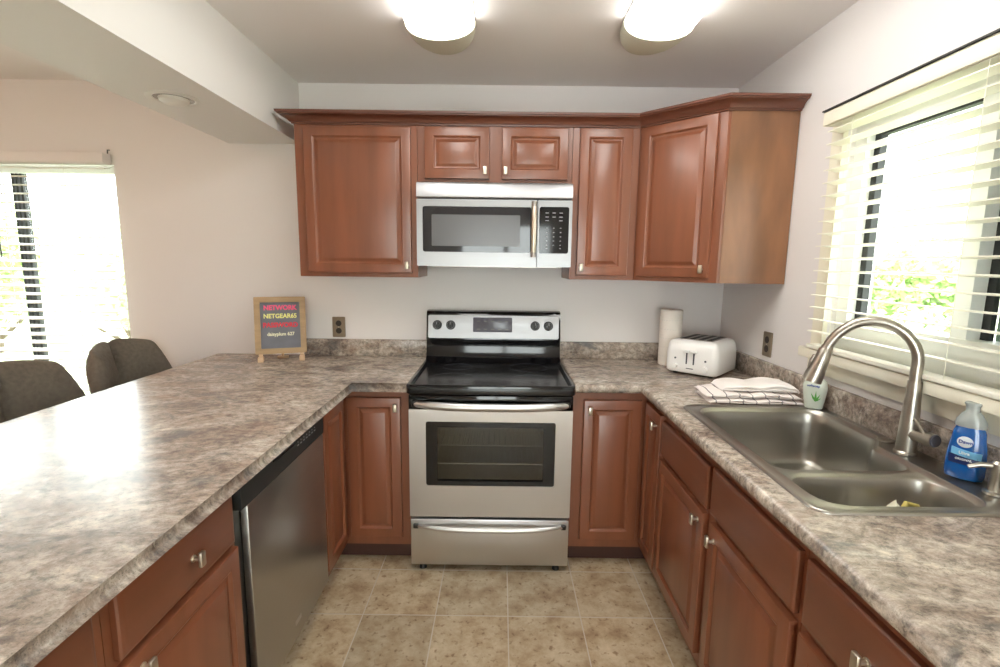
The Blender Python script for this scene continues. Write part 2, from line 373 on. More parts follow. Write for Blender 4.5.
obj('glass_pane', bx(FX0 + .06, .07, YF - .048, YF - .042, .18, FZ1 - .08), 'window_glass', dr_, smooth=False)
obj('glass_pane', bx(.13, FX1 - .06, YF - .048, YF - .042, .18, FZ1 - .08), 'window_glass', dr_, smooth=False)
struct('trim_1', bx(-1.495, -1.091, -3.4, 0, 2.13, ZC), 'soffit_paint', 'white dropped soffit beam under the ceiling left of the wall cabinets')
struct('baseboard_back', bx(XL, -1.32, -.014, 0, 0, .09, bev=.004), 'white_vinyl')

# window 1 (right wall)
win1 = bpy.data.objects.new('window_1', None); C.objects.link(win1); win1['kind'] = 'structure'; win1['label'] = 'white sliding window over the sink'
bm = nbm(); X0, X1 = W + .03, W + .115
box(bm, X0, X1, -.99, RY1, RZ0, RZ1); box(bm, X0, X1, RY0, RY0 + .06, RZ0, RZ1); box(bm, X0, X1, RY0 + .06, -.99, RZ0, 1.285); box(bm, X0, X1, RY0 + .06, -.99, 1.965, RZ1)
box(bm, X0 + .01, X1 - .02, -1.465, -1.412, 1.285, 1.965)
obj('window_frame', bm, 'white_vinyl', win1, smooth=False)
bm = nbm(); box(bm, X0 + .03, X1 - .03, -1.018, -.985, 1.275, 1.975); box(bm, X0 + .03, X1 - .03, -1.412, -1.018, 1.957, 1.967); box(bm, X0 + .05, X1 - .02, -1.49, -1.465, 1.285, 1.965)
obj('sash_gasket', bm, 'dark_gasket', win1, 'dark edge strip beside the glass', smooth=False)
obj('glass_pane', bx(X0 + .05, X0 + .056, -1.412, -1.018, 1.283, 1.958), 'window_glass', win1, smooth=False)
obj('glass_pane', bx(X0 + .06, X0 + .066, RY0 + .058, -1.488, 1.283, 1.966), 'window_glass', win1, smooth=False)
obj('insect_screen', bx(X0 + .072, X0 + .074, RY0 + .058, -1.488, 1.283, 1.966), 'insect_mesh', win1, 'dark insect screen', smooth=False)
bm = nbm(); sx = W - .018
box(bm, sx, W, RY1, -.865, RZ0, 2.085); box(bm, sx, W, RY0 - .065, RY0, RZ0, 2.085); box(bm, sx, W, RY0, RY1, RZ1, 2.085)
obj('window_casing', bm, 'cream_paint', win1, smooth=False)
bm = nbm(); box(bm, 1.270, X0, RY0 - .09, -.863, 1.125, RZ0, bev=.006)
obj('window_sill', bm, 'cream_paint', win1)
bm = nbm(); box(bm, W - .022, W, RY0 - .07, -.862, 1.062, 1.125, bev=.005)
obj('window_apron', bm, 'cream_paint', win1)

# window 2 (back wall, dining side)
win2 = bpy.data.objects.new('window_2', None); C.objects.link(win2); win2['kind'] = 'structure'; win2['label'] = 'wide bright window behind the chairs'
bm = nbm(); box(bm, LX0, LX0 + .04, .05, .115, LZ0, LZ1); box(bm, LX1 - .02, LX1, .05, .115, LZ0, LZ1); box(bm, LX0, LX1, .05, .115, LZ0, LZ0 + .05); box(bm, LX0, LX1, .05, .115, LZ1 - .04, LZ1)
obj('window_frame', bm, 'white_vinyl', win2, smooth=False)
bm = nbm(); box(bm, -2.815, -2.800, .07, .10, LZ0 + .05, LZ1 - .04); box(bm, -2.788, -2.778, .07, .10, LZ0 + .05, LZ1 - .04); box(bm, -2.764, -2.750, .07, .10, LZ0 + .05, LZ1 - .04)
obj('mullion', bm, 'dark_gasket', win2, 'dark upright bars between the panes', smooth=False)
obj('glass_pane', bx(LX0 + .04, -2.818, .082, .088, LZ0 + .05, LZ1 - .04), 'window_glass', win2, smooth=False)
obj('glass_pane', bx(-2.748, LX1 - .02, .082, .088, LZ0 + .05, LZ1 - .04), 'window_glass', win2, smooth=False)
# ------------------------------------------------------------------ cabinet parts (local: front faces -y, z up)
FW = .050
def rings_panel(x0, x1, z0, z1, yf, prof):
    return [[(x0 + d, yf + y, z0 + d), (x1 - d, yf + y, z0 + d), (x1 - d, yf + y, z1 - d), (x0 + d, yf + y, z1 - d)] for d, y in prof]
def door_bm(x0, x1, z0, z1, yf, t=.02):
    """raised-panel door, back at yf, front at yf - t"""
    bm = nbm()
    loft(bm, rings_panel(x0, x1, z0, z1, yf, [(0, 0), (0, -t + .005), (.0015, -t + .0015), (.006, -t), (FW - .010, -t), (FW - .006, -t - .0015), (FW - .002, -t + .001), (FW + .002, -t + .007), (FW + .008, -t + .008), (FW + .022, -t + .0015), (FW + .026, -t)]))
    return bm
def drawer_bm(x0, x1, z0, z1, yf, t=.02):
    bm = nbm()
    loft(bm, rings_panel(x0, x1, z0, z1, yf, [(0, 0), (0, -t + .008), (.003, -t + .004), (.010, -t + .001), (.016, -t)]))
    return bm
def knob(parent, x, z, y):
    """small rectangular knob on a stem, in the parent's frame, door face at y"""
    bm = nbm(); cyl(bm, (x, y, z), (x, y - .018, z), .0055, seg=14); cyl(bm, (x, y + .0005, z), (x, y - .003, z), .009, seg=16)
    box(bm, x - .0095, x + .0095, y - .027, y - .017, z - .019, z + .019, bev=.003)
    return obj('knob', bm, 'nickel', parent)
def add_door(root, x0, x1, z0, z1, kn=None, yf=0, mat='cherry_wood'):
    d = obj('door', door_bm(x0, x1, z0, z1, yf), mat, root, angle=25)
    if kn: knob(d, kn[0], kn[1], yf - .02)
    return d
def add_drawer(root, x0, x1, z0, z1, kn=None, yf=0, name='drawer'):
    d = obj(name, drawer_bm(x0, x1, z0, z1, yf), 'cherry_wood_flat', root, angle=25)
    if kn: knob(d, kn[0], kn[1], yf - .02)
    return d

ZB = .888     # top of base cabinet boxes
def carcass(w, depth, z0, z1, back=True, open_top=True):
    """hollow box with a face frame, front plane y=0, back at y=depth"""
    bm = nbm(); t = .016
    box(bm, 0, w, 0, .018, z0, z1); box(bm, 0, t, .018, depth, z0, z1); box(bm, w - t, w, .018, depth, z0, z1)
    box(bm, t, w - t, .018, depth - t, z0, z0 + t); box(bm, t, w - t, depth - t, depth, z0, z1)
    if not open_top: box(bm, t, w - t, .018, depth - t, z1 - t, z1)
    return bm
def base_unit(label, loc, rot, w, depth, doors=(), drawers=(), fronts=(), name='base_cabinet', cat='cabinet'):
    r = thing(name, label, cat, loc, rot)
    obj('body', carcass(w, depth, .10, ZB), 'cherry_wood', r, smooth=False)
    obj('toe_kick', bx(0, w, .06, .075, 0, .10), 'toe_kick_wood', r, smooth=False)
    for d in doors: add_door(r, *d)
    for d in drawers: add_drawer(r, *d)
    for d in fronts: add_drawer(r, *d, name='false_front')
    return r

# right leg: front plane x = .742, doors end at .722. local x runs toward the camera
XR = .742; rot = R(-90); DR = W - XR - .004
base_unit('cherry sink base cabinet with two doors and two false drawer fronts, below the sink', (XR, -.868, 0), rot, .966, DR, name='sink_base_cabinet',
          doors=[(.008, .462, .148, .668, (.425, .628)), (.512, .955, .148, .668, (.552, .622))],
          fronts=[(.008, .472, .690, .838), (.500, .955, .690, .846)])
base_unit('cherry base cabinet nearest the camera on the right, one drawer above a door', (XR, -1.836, 0), rot, .52, DR,
          doors=[(.018, .50, .148, .668, (.46, .62))], drawers=[(.018, .50, .690, .848, (.215, .768))])
# left leg: front plane x = -.708, doors end at -.688. local x runs away from the camera
XLF = -.708; rotl = R(90); DL = .60
base_unit('cherry base cabinet with one drawer over a door, touching the near side of the dishwasher', (XLF, -2.022, 0), rotl, .452, DL,
          doors=[(.020, .438, .148, .690, (.062, .655))], drawers=[(.020, .430, .706, .852, (.243, .778))])
base_unit('cherry base cabinet cut off at the lower left corner of the photo', (XLF, -2.530, 0), rotl, .506, DL,
          doors=[(.020, .476, .148, .690, (.06, .655))], drawers=[(.020, .476, .706, .852, (.243, .778))])

# corner base cabinets (world coordinates)
YB = -.612
def lbody(poly, label, name='corner_base_cabinet'):
    r = thing(name, label, 'cabinet', (poly[0][0], poly[0][1], 0))
    off = Vector((poly[0][0], poly[0][1]))
    bm = nbm(); slab(bm, [(x - off.x, y - off.y) for x, y in poly], .10, ZB); o = obj('body', bm, 'cherry_wood', r, smooth=False)
    return r, off
def reloc(o, r):   # o was built in world coordinates: move its mesh into r's frame
    o.data.transform(Matrix.Translation(-Vector(r.location)))
    return o
rr, off = lbody([(.389, YB), (XR, YB), (XR, -.866), (W - .004, -.866), (W - .004, -.004), (.389, -.004)], 'cherry corner base cabinet with a folding door, between the oven and the sink cabinet')
d = reloc(obj('door', door_bm(.438, .712, .148, .852, YB), 'cherry_wood', angle=25), rr); d.parent = rr
k_ = nbm(); cyl(k_, (.466, YB - .02, .806), (.466, YB - .038, .806), .0055, seg=14); box(k_, .4565, .4755, YB - .047, YB - .037, .787, .825, bev=.003)
k_ = reloc(obj('knob', k_, 'nickel'), rr); k_.parent = d
bm = door_bm(0, .216, .148, .852, 0); bm.transform(Matrix.Translation((XR, -.644, 0)) @ Matrix.Rotation(R(-90), 4, 'Z'))
d = reloc(obj('door', bm, 'cherry_wood', angle=25), rr); d.parent = rr
bm = nbm(); cyl(bm, (.722, -.815, .795), (.704, -.815, .795), .0055, seg=14); box(bm, .695, .705, -.8245, -.8055, .776, .814, bev=.003)
k_ = reloc(obj('knob', bm, 'nickel'), rr); k_.parent = d
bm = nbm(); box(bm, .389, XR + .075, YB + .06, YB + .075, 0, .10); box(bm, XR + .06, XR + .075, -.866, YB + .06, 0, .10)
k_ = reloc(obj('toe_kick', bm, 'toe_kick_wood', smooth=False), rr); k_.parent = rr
rl, off = lbody([(-.389, YB), (-.389, -.004), (XLF - DL, -.004), (XLF - DL, -.918), (XLF, -.918), (XLF, YB)], 'cherry corner base cabinet with a folding door, between the dishwasher and the oven')
d = reloc(obj('door', door_bm(-.680, -.428, .148, .852, YB), 'cherry_wood', angle=25), rl); d.parent = rl
bm = nbm(); cyl(bm, (-.450, YB - .02, .808), (-.450, YB - .038, .808), .0055, seg=14); box(bm, -.4595, -.4405, YB - .047, YB - .037, .789, .827, bev=.003)
k_ = reloc(obj('knob', bm, 'nickel'), rl); k_.parent = d
bm = door_bm(0, .262, .148, .852, 0); bm.transform(Matrix.Translation((XLF, -.908, 0)) @ Matrix.Rotation(R(90), 4, 'Z'))
d = reloc(obj('door', bm, 'cherry_wood', angle=25), rl); d.parent = rl
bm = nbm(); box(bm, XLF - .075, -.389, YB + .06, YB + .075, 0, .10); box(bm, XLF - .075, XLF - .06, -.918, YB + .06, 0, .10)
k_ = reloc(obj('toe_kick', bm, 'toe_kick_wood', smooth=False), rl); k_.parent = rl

# ------------------------------------------------------------------ worktops
ZT = .932; ZU = .890
def sink_outline(): return rrect(.775, 1.318, -1.812, -.975, .045)
hole = rrect(.790, 1.303, -1.797, -.990, .04)
rt = thing('worktop', 'brown and grey marbled worktop along the right, with the sink set in it', 'worktop', (.385, 0, 0))
poly = [(.390, -.652), (.694, -.652), (.694, -2.38), (W - .002, -2.38), (W - .002, -.002), (.390, -.002)]
bm = nbm(); slab(bm, poly, ZU, ZT, holes=[hole[::-1]], rnd=.018); reloc(obj('top', bm, 'laminate_stone', angle=50), rt).parent = rt
bm = nbm(); slab(bm, [(.385, -.022), (W - .022, -.022), (W - .022, -2.38), (W - .002, -2.38), (W - .002, -.002), (.385, -.002)], ZT, 1.030, rnd=.003, seg=2)
reloc(obj('backsplash', bm, 'laminate_stone', angle=50), rt).parent = rt
lt = thing('worktop', 'wide marbled peninsula worktop on the left, reaching round to the oven', 'worktop', (-.385, 0, 0))
poly = [(-.390, -.652), (-.390, -.002), (-1.620, -.002), (-1.620, -2.56), (-.659, -2.56), (-.659, -.652)]
bm = nbm(); slab(bm, poly[::-1], ZU, ZT, rnd=.018); reloc(obj('top', bm, 'laminate_stone', angle=50), lt).parent = lt
bm = nbm(); box(bm, -1.119, -.385, -.022, -.002, ZT, 1.030, bev=.003); reloc(obj('backsplash', bm, 'laminate_stone'), lt).parent = lt

# ------------------------------------------------------------------ wall cabinets
ZW0, ZW1 = 1.406, 2.165
def wall_unit(label, x0, x1, z0, doors):
    r = thing('wall_cabinet', label, 'cabinet', (x0, -.315, z0))
    bm = carcass(x1 - x0, .311, 0, ZW1 - z0, open_top=False); obj('body', bm, 'cherry_wood', r, smooth=False)
    for (a, b, c, d, kn) in doors: add_door(r, a - x0, b - x0, c - z0, d - z0, (kn[0] - x0, kn[1] - z0))
    return r
wall_unit('large cherry wall cabinet left of the microwave with one wide door', -.998, -.388, ZW0, [(-.950, -.418, 1.428, 2.143, (-.441, 1.468))])
wall_unit('short two-door cherry wall cabinet directly above the microwave', -.386, .388, 1.876, [(-.350, -.026, 1.900, 2.148, (-.047, 1.938)), (.036, .366, 1.900, 2.148, (.055, 1.938))])
wall_unit('narrow tall cherry wall cabinet right of the microwave', .390, .722, ZW0, [(.424, .684, 1.428, 2.150, (.445, 1.468))])
cr = thing('corner_wall_cabinet', 'angled cherry wall cabinet in the right corner, beside the window', 'cabinet', (.724, -.315, ZW0))
P = [(0, 0), (.300, -.295), (W - .004 - .724, -.295), (W - .004 - .724, .311), (0, .311)]
bm = nbm(); slab(bm, P, 0, ZW1 - ZW0); ob_ = obj('body', bm, 'cherry_wood', cr, smooth=False)
obj('side_panel', bx(.312, W - .004 - .724, -.2985, -.2955, 0, ZW1 - ZW0), 'birch_panel', cr, 'lighter brown veneered end panel', smooth=False)
L_ = math.hypot(.300, .295); an = math.atan2(-.295, .300)
dm = Matrix.Translation((0, 0, 0)) @ Matrix.Rotation(an, 4, 'Z')
bm = door_bm(.018, L_ - .036, .022, .744, -.0005); bm.transform(dm); dd = obj('door', bm, 'cherry_wood', cr, angle=25)
kx, kz = L_ - .062, .062
bm = nbm(); cyl(bm, (kx, -.02, kz), (kx, -.038, kz), .0055, seg=14); box(bm, kx - .0095, kx + .0095, -.047, -.037, kz - .019, kz + .019, bev=.003); bm.transform(dm); obj('knob', bm, 'nickel', dd)

# crown moulding, one run round the tops of all wall cabinets
def sweep(bm, path, prof):
    n = len(path); rings = []
    for i, p in enumerate(path):
        p = Vector(p); dirs = []
        if i > 0: dirs.append((p - Vector(path[i - 1])).normalized())
        if i < n - 1: dirs.append((Vector(path[i + 1]) - p).normalized())
        ns = [Vector((d.y, -d.x)) for d in dirs]
        m = ns[0] if len(ns) == 1 else (ns[0] + ns[1]) / (1 + ns[0].dot(ns[1]))
        rings.append([(p.x + m.x * o, p.y + m.y * o, z) for o, z in prof])
    loft(bm, rings)
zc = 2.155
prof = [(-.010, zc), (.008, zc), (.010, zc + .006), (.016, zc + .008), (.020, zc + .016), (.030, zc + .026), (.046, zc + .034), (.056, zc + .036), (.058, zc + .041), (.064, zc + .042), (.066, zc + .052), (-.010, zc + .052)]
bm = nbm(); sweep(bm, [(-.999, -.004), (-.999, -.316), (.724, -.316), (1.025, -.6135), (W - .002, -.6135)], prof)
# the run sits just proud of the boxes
tag(obj('crown_moulding', bm, 'cherry_wood_shaded', angle=30), 'crown moulding in cherry darkened for shade, running along the tops of all the wall cabinets', 'moulding')

# ------------------------------------------------------------------ range
rg = thing('range', 'stainless steel and black electric range between the two worktops', 'stove', (0, 0, 0))
HW = .381
bm = nbm(); box(bm, -HW, HW, -.640, -.012, .03, .20, bev=.002); box(bm, -HW, HW, -.640, -.012, .795, .90, bev=.002)
box(bm, -HW, -HW + .06, -.640, -.012, .20, .795); box(bm, HW - .06, HW, -.640, -.012, .20, .795); box(bm, -HW + .06, HW - .06, -.06, -.012, .20, .795)
obj('body', bm, 'black_plastic', rg, smooth=False)
bm = nbm(); x = HW - .0605
box(bm, -x, x, -.62, -.061, .40, .41); box(bm, -x, x, -.62, -.061, .77, .78); box(bm, -x, -x + .01, -.62, -.061, .41, .77); box(bm, x - .01, x, -.62, -.061, .41, .77); box(bm, -x, x, -.075, -.061, .41, .77)
cav = obj('oven_cavity', bm, 'oven_enamel', rg, 'grey enamel oven interior', smooth=False)
for z in (.515, .610):
    bm = nbm()
    for k in range(22): xx = -x + .02 + k * (2 * x - .04) / 21; cyl(bm, (xx, -.11, z), (xx, -.59, z), .0016, seg=6)
    for y_ in (-.11, -.35, -.59): cyl(bm, (-x + .012, y_, z), (x - .012, y_, z), .0032, seg=8)
    obj('oven_rack', bm, 'rack_steel', rg)
for sx_ in (-.325, .325):
    for y in (-.642, -.08):
        bm = nbm(); cyl(bm, (sx_, y, 0), (sx_, y, .032), .018, .014, seg=16); obj('leg', bm, 'black_plastic', rg, 'black levelling foot')
# cooktop: glass slab with raised rim and rolled front lip
bm = nbm(); slab(bm, rrect(-HW - .006, HW + .006, -.715, -.10, (.03, .03, .01, .01)), .893, .926, rnd=.006, seg=4)
ct = obj('cooktop', bm, 'cooktop_glass', rg)
bm = nbm(); ou = rrect(-HW - .006, HW + .006, -.715, -.10, (.03, .03, .01, .01), 6)
rings = [[(x, y, z) for x, y in inset(ou, d)] for d, z in ((.001, .920), (.001, .930), (.004, .937), (.012, .939), (.022, .936), (.030, .928), (.030, .920))]
loft(bm, rings, False, False); obj('cooktop_rim', bm, 'black_gloss', ct, 'raised shiny black rim')
for (bx_, by_, br_) in ((-.19, -.53, .115), (.19, -.53, .095), (-.19, -.26, .080), (.19, -.26, .105)):
    bm = nbm(); lathe(bm, [(br_, .9262), (br_, .9266), (br_ - .003, .9266), (br_ - .003, .9262)], 48, bx_, by_, cap0=False, cap1=False)
    obj('burner_ring', bm, 'display_grey', ct, 'thin grey printed burner circle')
# backguard: profile in (y, z), straight across
def extr_x(bm, prof, x0, x1): loft(bm, [[(x0, y, z) for y, z in prof], [(x1, y, z) for y, z in prof]])
bm = nbm(); extr_x(bm, [(-.012, .90), (-.155, .927), (-.140, .938), (-.118, .955), (-.107, 1.0), (-.104, 1.040), (-.112, 1.052), (-.090, 1.196), (-.080, 1.209), (-.064, 1.212), (-.016, 1.212)], -HW, HW)
bg_ = obj('backguard', bm, 'black_gloss', rg, 'glossy black upright back of the range')
def on_panel(x, z, out=0):   # point on the sloping control face
    t = (z - 1.052) / (1.196 - 1.052); return (x, -.112 + .022 * t - out, z)
TILT = math.atan2(.022, .144)
bm = nbm(); rr_ = rrect(-.372, .372, 1.058, 1.190, .010)
loft(bm, [[on_panel(x, z, o) for x, z in inset(rr_, d)] for d, o in ((0, .0), (0, .003), (.002, .005), (.004, .005))])
cp = obj('control_panel', bm, 'steel_bright', bg_, 'bright steel control fascia')
bm = nbm(); loft(bm, [[on_panel(x, z, o) for x, z in inset(rrect(-.116, .106, 1.096, 1.178, .005), d)] for d, o in ((0, .0045), (0, .007), (.002, .008))])
obj('display', bm, 'display_grey', cp, 'grey clock display window')
bm = nbm()
for i in range(5):
    for j in range(2):
        cx_, cz_ = -.085 + i * .04, 1.112 + j * .045
        bm = nbm(); loft(bm, [[on_panel(x, z, o) for x, z in rrect(cx_ - .010, cx_ + .010, cz_ - .003, cz_ + .003, .001, 2)] for o in (.0075, .0088)]); obj('touch_key', bm, 'screen_mesh', cp, smooth=False)

for kx_ in (-.320, -.243, .237, .312):
    bm = nbm(); c = Vector(on_panel(kx_, 1.133, .005)); nrm = Vector((0, -math.cos(TILT), math.sin(TILT)))
    cyl(bm, c, c + nrm * .004, .027, .026, 32); cyl(bm, c + nrm * .004, c + nrm * .022, .021, .018, 32)
    q = Matrix.Translation(c + nrm * .022) @ Matrix.Rotation(-TILT, 4, 'X')
    b2 = nbm(); box(b2, -.005, .005, -.010, .006, -.019, .019, bev=.002); b2.transform(q); me_ = bpy.data.meshes.new('t'); b2.to_mesh(me_); b2.free(); bm.from_mesh(me_); bpy.data.meshes.remove(me_)
    kk = obj('knob', bm, 'black_plastic', cp, 'black burner knob')
    bm = nbm(); box(bm, -.0015, .0015, -.0108, -.0098, .002, .017); bm.transform(q); obj('pointer', bm, 'white_print', kk, smooth=False)
# door
dz0, dz1 = .285, .880
bm = nbm(); dr = obj('oven_door', (lambda b: (loft(b, [[(x, y, z) for x, z in rrect(-HW + .001, HW - .001, dz0, .812, .003, 2)] for y in (-.642, -.676)], False, False), b)[1])(bm), 'steel', rg)
bm = nbm()   # steel face with window cut out
outer = rrect(-HW + .001, HW - .001, dz0, .812, .003, 3); inner = rrect(-.302, .302, .441, .755, .010, 3)
def plate(bm, outer, holes, y0, y1):
    slab(bm, outer, -y0, -y1, holes=[h[::-1] for h in holes]); bm.transform(Matrix(((1, 0, 0, 0), (0, 0, -1, 0), (0, 1, 0, 0), (0, 0, 0, 1))))
plate(bm, outer, [inner], -.642, -.678)
old = dr; me_old = old.data; bpy.data.objects.remove(old); bpy.data.meshes.remove(me_old)
dr = obj('oven_door', bm, 'steel', rg, 'brushed steel oven door', smooth=False)
bm = nbm(); plate(bm, rrect(-.3015, .3015, .4415, .7545, .010, 3), [rrect(-.250, .248, .463, .727, .004, 3)], -.650, -.676)
obj('window_frame', bm, 'black_gloss', dr, 'black glass border', smooth=False)
obj('window_glass', bx(-.2505, .2485, -.662, -.666, .4625, .7275), 'oven_glass', dr, smooth=False)
bm = nbm(); box(bm, -HW + .001, HW - .001, -.678, -.642, .813, .880, bev=.004); obj('door_top_strip', bm, 'black_gloss', dr, 'glossy black strip behind the handle')
def bow_handle(x0, x1, z, yface, out, r, mat, parent, name='handle'):
    n = 28; pts = []; rad = []
    for i in range(n + 1):
        t = i / n; x = x0 + (x1 - x0) * t; s = 2 * t - 1; y = yface - out * (1 - abs(s) ** 3.2); pts.append((x, y, z)); rad.append(r * (1 - .25 * abs(s) ** 4))
    bm = nbm(); tube(bm, pts, rad, 16)
    for v in bm.verts: v.co.z = z + (v.co.z - z) * 1.05
    return obj(name, bm, mat, parent)
bow_handle(-.355, .360, .840, -.678, .052, .0185, 'steel', dr)
for s in (-1, 1): bm = nbm(); box(bm, s * .345 - .02, s * .345 + .02, -.694, -.676, .826, .858, bev=.006); obj('handle_bracket', bm, 'black_plastic', dr)
bm = nbm(); box(bm, -HW + .003, HW - .003, -.660, -.638, .884, .893)
for k in range(26): box(bm, -.32 + k * .026, -.302 + k * .026, -.661, -.659, .886, .891)
obj('vent_strip', bm, 'black_plastic', rg, smooth=False)
bm = nbm(); box(bm, -HW + .003, HW - .003, -.676, -.641, .034, .270, bev=.004); sd_ = obj('storage_drawer', bm, 'steel', rg, 'brushed steel bottom drawer')
bow_handle(-.350, .355, .238, -.676, .042, .0115, 'steel', sd_)
for s in (-1, 1): bm = nbm(); box(bm, s * .352 - .013, s * .352 + .013, -.688, -.675, .226, .250, bev=.005); obj('handle_bracket', bm, 'black_plastic', sd_)

# ------------------------------------------------------------------ microwave
mw = thing('microwave', 'stainless steel over-the-range microwave with a black window', 'microwave', (0, -.004, 1.452))
bm = nbm(); box(bm, -.377, .383, -.372, 0, .004, .420); obj('body', bm, 'black_plastic', mw, smooth=False)
bm = nbm(); extr_x(bm, [(-.372, .345), (-.400, .343), (-.404, .348), (-.398, .410), (-.390, .420), (-.372, .420)], -.379, .385); obj('top_grille', bm, 'steel_bright', mw, 'steel vent strip along the top')
bm = nbm()
for k in range(30): box(bm, -.36 + k * .0242, -.343 + k * .0242, -.385, -.378, .4195, .4225)
obj('vent_slots', bm, 'black_plastic', mw, smooth=False)
bm = nbm(); plate(bm, rrect(-.379, .213, .004, .337, .004, 2), [rrect(-.350, .185, .075, .302, .010, 3)], -.372, -.400)
md = obj('door', bm, 'steel_bright', mw, smooth=False)
bm = nbm(); plate(bm, rrect(-.3495, .1845, .0755, .3015, .010, 3), [rrect(-.306, .130, .105, .262, .004, 3)], -.373, -.398); obj('window_border', bm, 'dark_glass', md, 'black glass border', smooth=False)
obj('window_screen', bx(-.3065, .1305, -.373, -.3965, .1045, .2625), 'screen_mesh', md, 'grey perforated window', smooth=False)
bm = nbm(); tube(bm, [(.196, -.430, .075), (.196, -.438, .12), (.196, -.440, .19), (.196, -.438, .26), (.196, -.430, .305)], [.0125, .0135, .014, .0135, .0125], 20)
h = obj('handle', bm, 'nickel', md)
bm = nbm()
for z in (.065, .315): bm = nbm(); cyl(bm, (.196, -.398, z), (.196, -.432, z), .011, .0135, 18); cyl(bm, (.196, -.430, z - .012), (.196, -.430, z + .012), .0135, seg=18); obj('handle_mount', bm, 'dark_nickel', md)
bm = nbm(); plate(bm, rrect(.2165, .385, .004, .337, .004, 2), [rrect(.224, .370, .073, .305, .010, 3)], -.372, -.400)
cf = obj('control_fascia', bm, 'steel_bright', mw, smooth=False)
obj('control_panel', (lambda b: (plate(b, rrect(.2243, .3697, .0733, .3047, .010, 3), [], -.373, -.399), b)[1])(nbm()), 'black_gloss', cf, 'black key pad', smooth=False)
bm = nbm()
for j, z in enumerate((.275, .255, .237, .200, .178, .157, .136, .115, .098)):
    for i in range(3):
        if j in (2, 8) and i == 1: continue
        wv = .008 if j < 3 else .0035
        cx_ = .262 + i * .034; bm = nbm(); box(bm, cx_ - wv, cx_ + wv, -.3998, -.3988, z - .0018, z + .0018); obj('key', bm, 'white_print', cf, smooth=False)
text('display_digits', '12:00', .016, 'white_print', cf, Matrix.Translation((.297, -.3992, .291)) @ FRONT) if False else None
bm = nbm(); box(bm, -.33, .33, -.36, -.02, 0, .005); obj('underside_filter', bm, 'dark_nickel', mw, smooth=False)
mw.location.z = 1.464; mw.scale.z = .972

# ------------------------------------------------------------------ dishwasher (faces +x; local x runs away from the camera)
dw = thing('dishwasher', 'dark stainless dishwasher with black control strip, under the peninsula', 'dishwasher', (XLF, -1.566, 0), rotl)
bm = nbm(); box(bm, .0, .640, .002, .56, .11, ZB - .004); obj('body', bm, 'black_plastic', dw, smooth=False)
bm = nbm(); box(bm, .036, .636, -.022, .001, .125, .782, bev=.003); dd = obj('door', bm, 'steel_washer', dw, 'brushed steel door')
bm = nbm(); slab(bm, [(0.0, -.024), (.640, -.024), (.640, .001), (0.0, .001)], .785, ZB - .006, rnd=.002, seg=2); cp = obj('control_panel', bm, 'dark_gasket', dw, 'black control strip')
bm = nbm(); box(bm, .20, .36, -.0245, -.023, .842, .874, bev=.004); obj('handle_recess', bm, 'black_plastic', cp)
bm = nbm()
for k in range(7): box(bm, .385 + k * .026, .397 + k * .026, -.0252, -.0238, .826, .830); box(bm, .389 + k * .026, .393 + k * .026, -.0252, -.0238, .838, .842)
obj('button_marks', bm, 'white_print', cp, smooth=False)
bm = nbm(); box(bm, .300, .350, -.0238, -.0212, .178, .196, bev=.001); obj('badge', bm, 'steel', dd, 'small metal badge')
obj('toe_kick', bx(0, .64, .06, .075, 0, .11), 'black_plastic', dw, smooth=False)

# ------------------------------------------------------------------ sink
sk = thing('sink', 'stainless steel double-bowl drop-in sink in the right worktop', 'sink', (1.0465, -1.3935, ZT))
S = Matrix.Translation((-1.0465, -1.3935 * -1, -ZT)) if False else Matrix.Translation((-1.0465, 1.3935, -ZT))
def bowl_shape(pts, seg=6):
    """round the corners of a ccw polygon: pts = (x, y, radius)"""
    out = []; n = len(pts)
    for i in range(n):
        p = Vector(pts[i][:2]); a = Vector(pts[i - 1][:2]); b = Vector(pts[(i + 1) % n][:2]); r = pts[i][2]
        d1 = (a - p).normalized(); d2 = (b - p).normalized(); ang = d1.angle(d2); t = r / math.tan(ang / 2)
        s = p + d1 * t; e = p + d2 * t
        for k in range(seg + 1):
            u = k / seg; out.append(tuple((s * (1 - u) + p * u) * (1 - u) + (p * (1 - u) + e * u) * u))
    return out
bowlA = [(.805, -1.560, .07), (1.215, -1.560, .065), (1.205, -1.400, .03), (1.282, -1.310, .07), (1.282, -1.010, .09), (.805, -1.010, .09)]
bowlB = [(.812, -1.782, .075), (1.190, -1.782, .07), (1.200, -1.600, .07), (.805, -1.600, .07)]
comb = [(.800, -1.786, .077), (1.200, -1.786, .062), (1.215, -1.404, .03), (1.286, -1.314, .06), (1.286, -1.006, .092), (.800, -1.006, .092)]
pa, pb, pc = bowl_shape(bowlA), bowl_shape(bowlB), bowl_shape(comb)
bm = nbm(); out0 = rrect(.760, 1.326, -1.820, -.967, .045)
zr = ZT + .006
rings = [[(x, y, z) for x, y in inset(out0, d)] for d, z in ((0, ZT + .0003), (.001, ZT + .004), (.005, zr + .001), (.010, zr - .001))]
R1 = loft(bm, rings, False, False)
def fill(loops):
    es = []
    for r in loops:
        for k in range(len(r)): es.append(bm.edges.get((r[k], r[(k + 1) % len(r)])) or bm.edges.new((r[k], r[(k + 1) % len(r)])))
    bmesh.ops.triangle_fill(bm, edges=es, use_beauty=True)
top_c = [[(x, y, z) for x, y in inset(pc, d)] for d, z in ((-.006, zr - .001), (-.003, zr + .001), (0, zr - .002), (.001, zr - .012))]
R2 = loft(bm, top_c, False, False); fill([R1[-1], R2[0]])
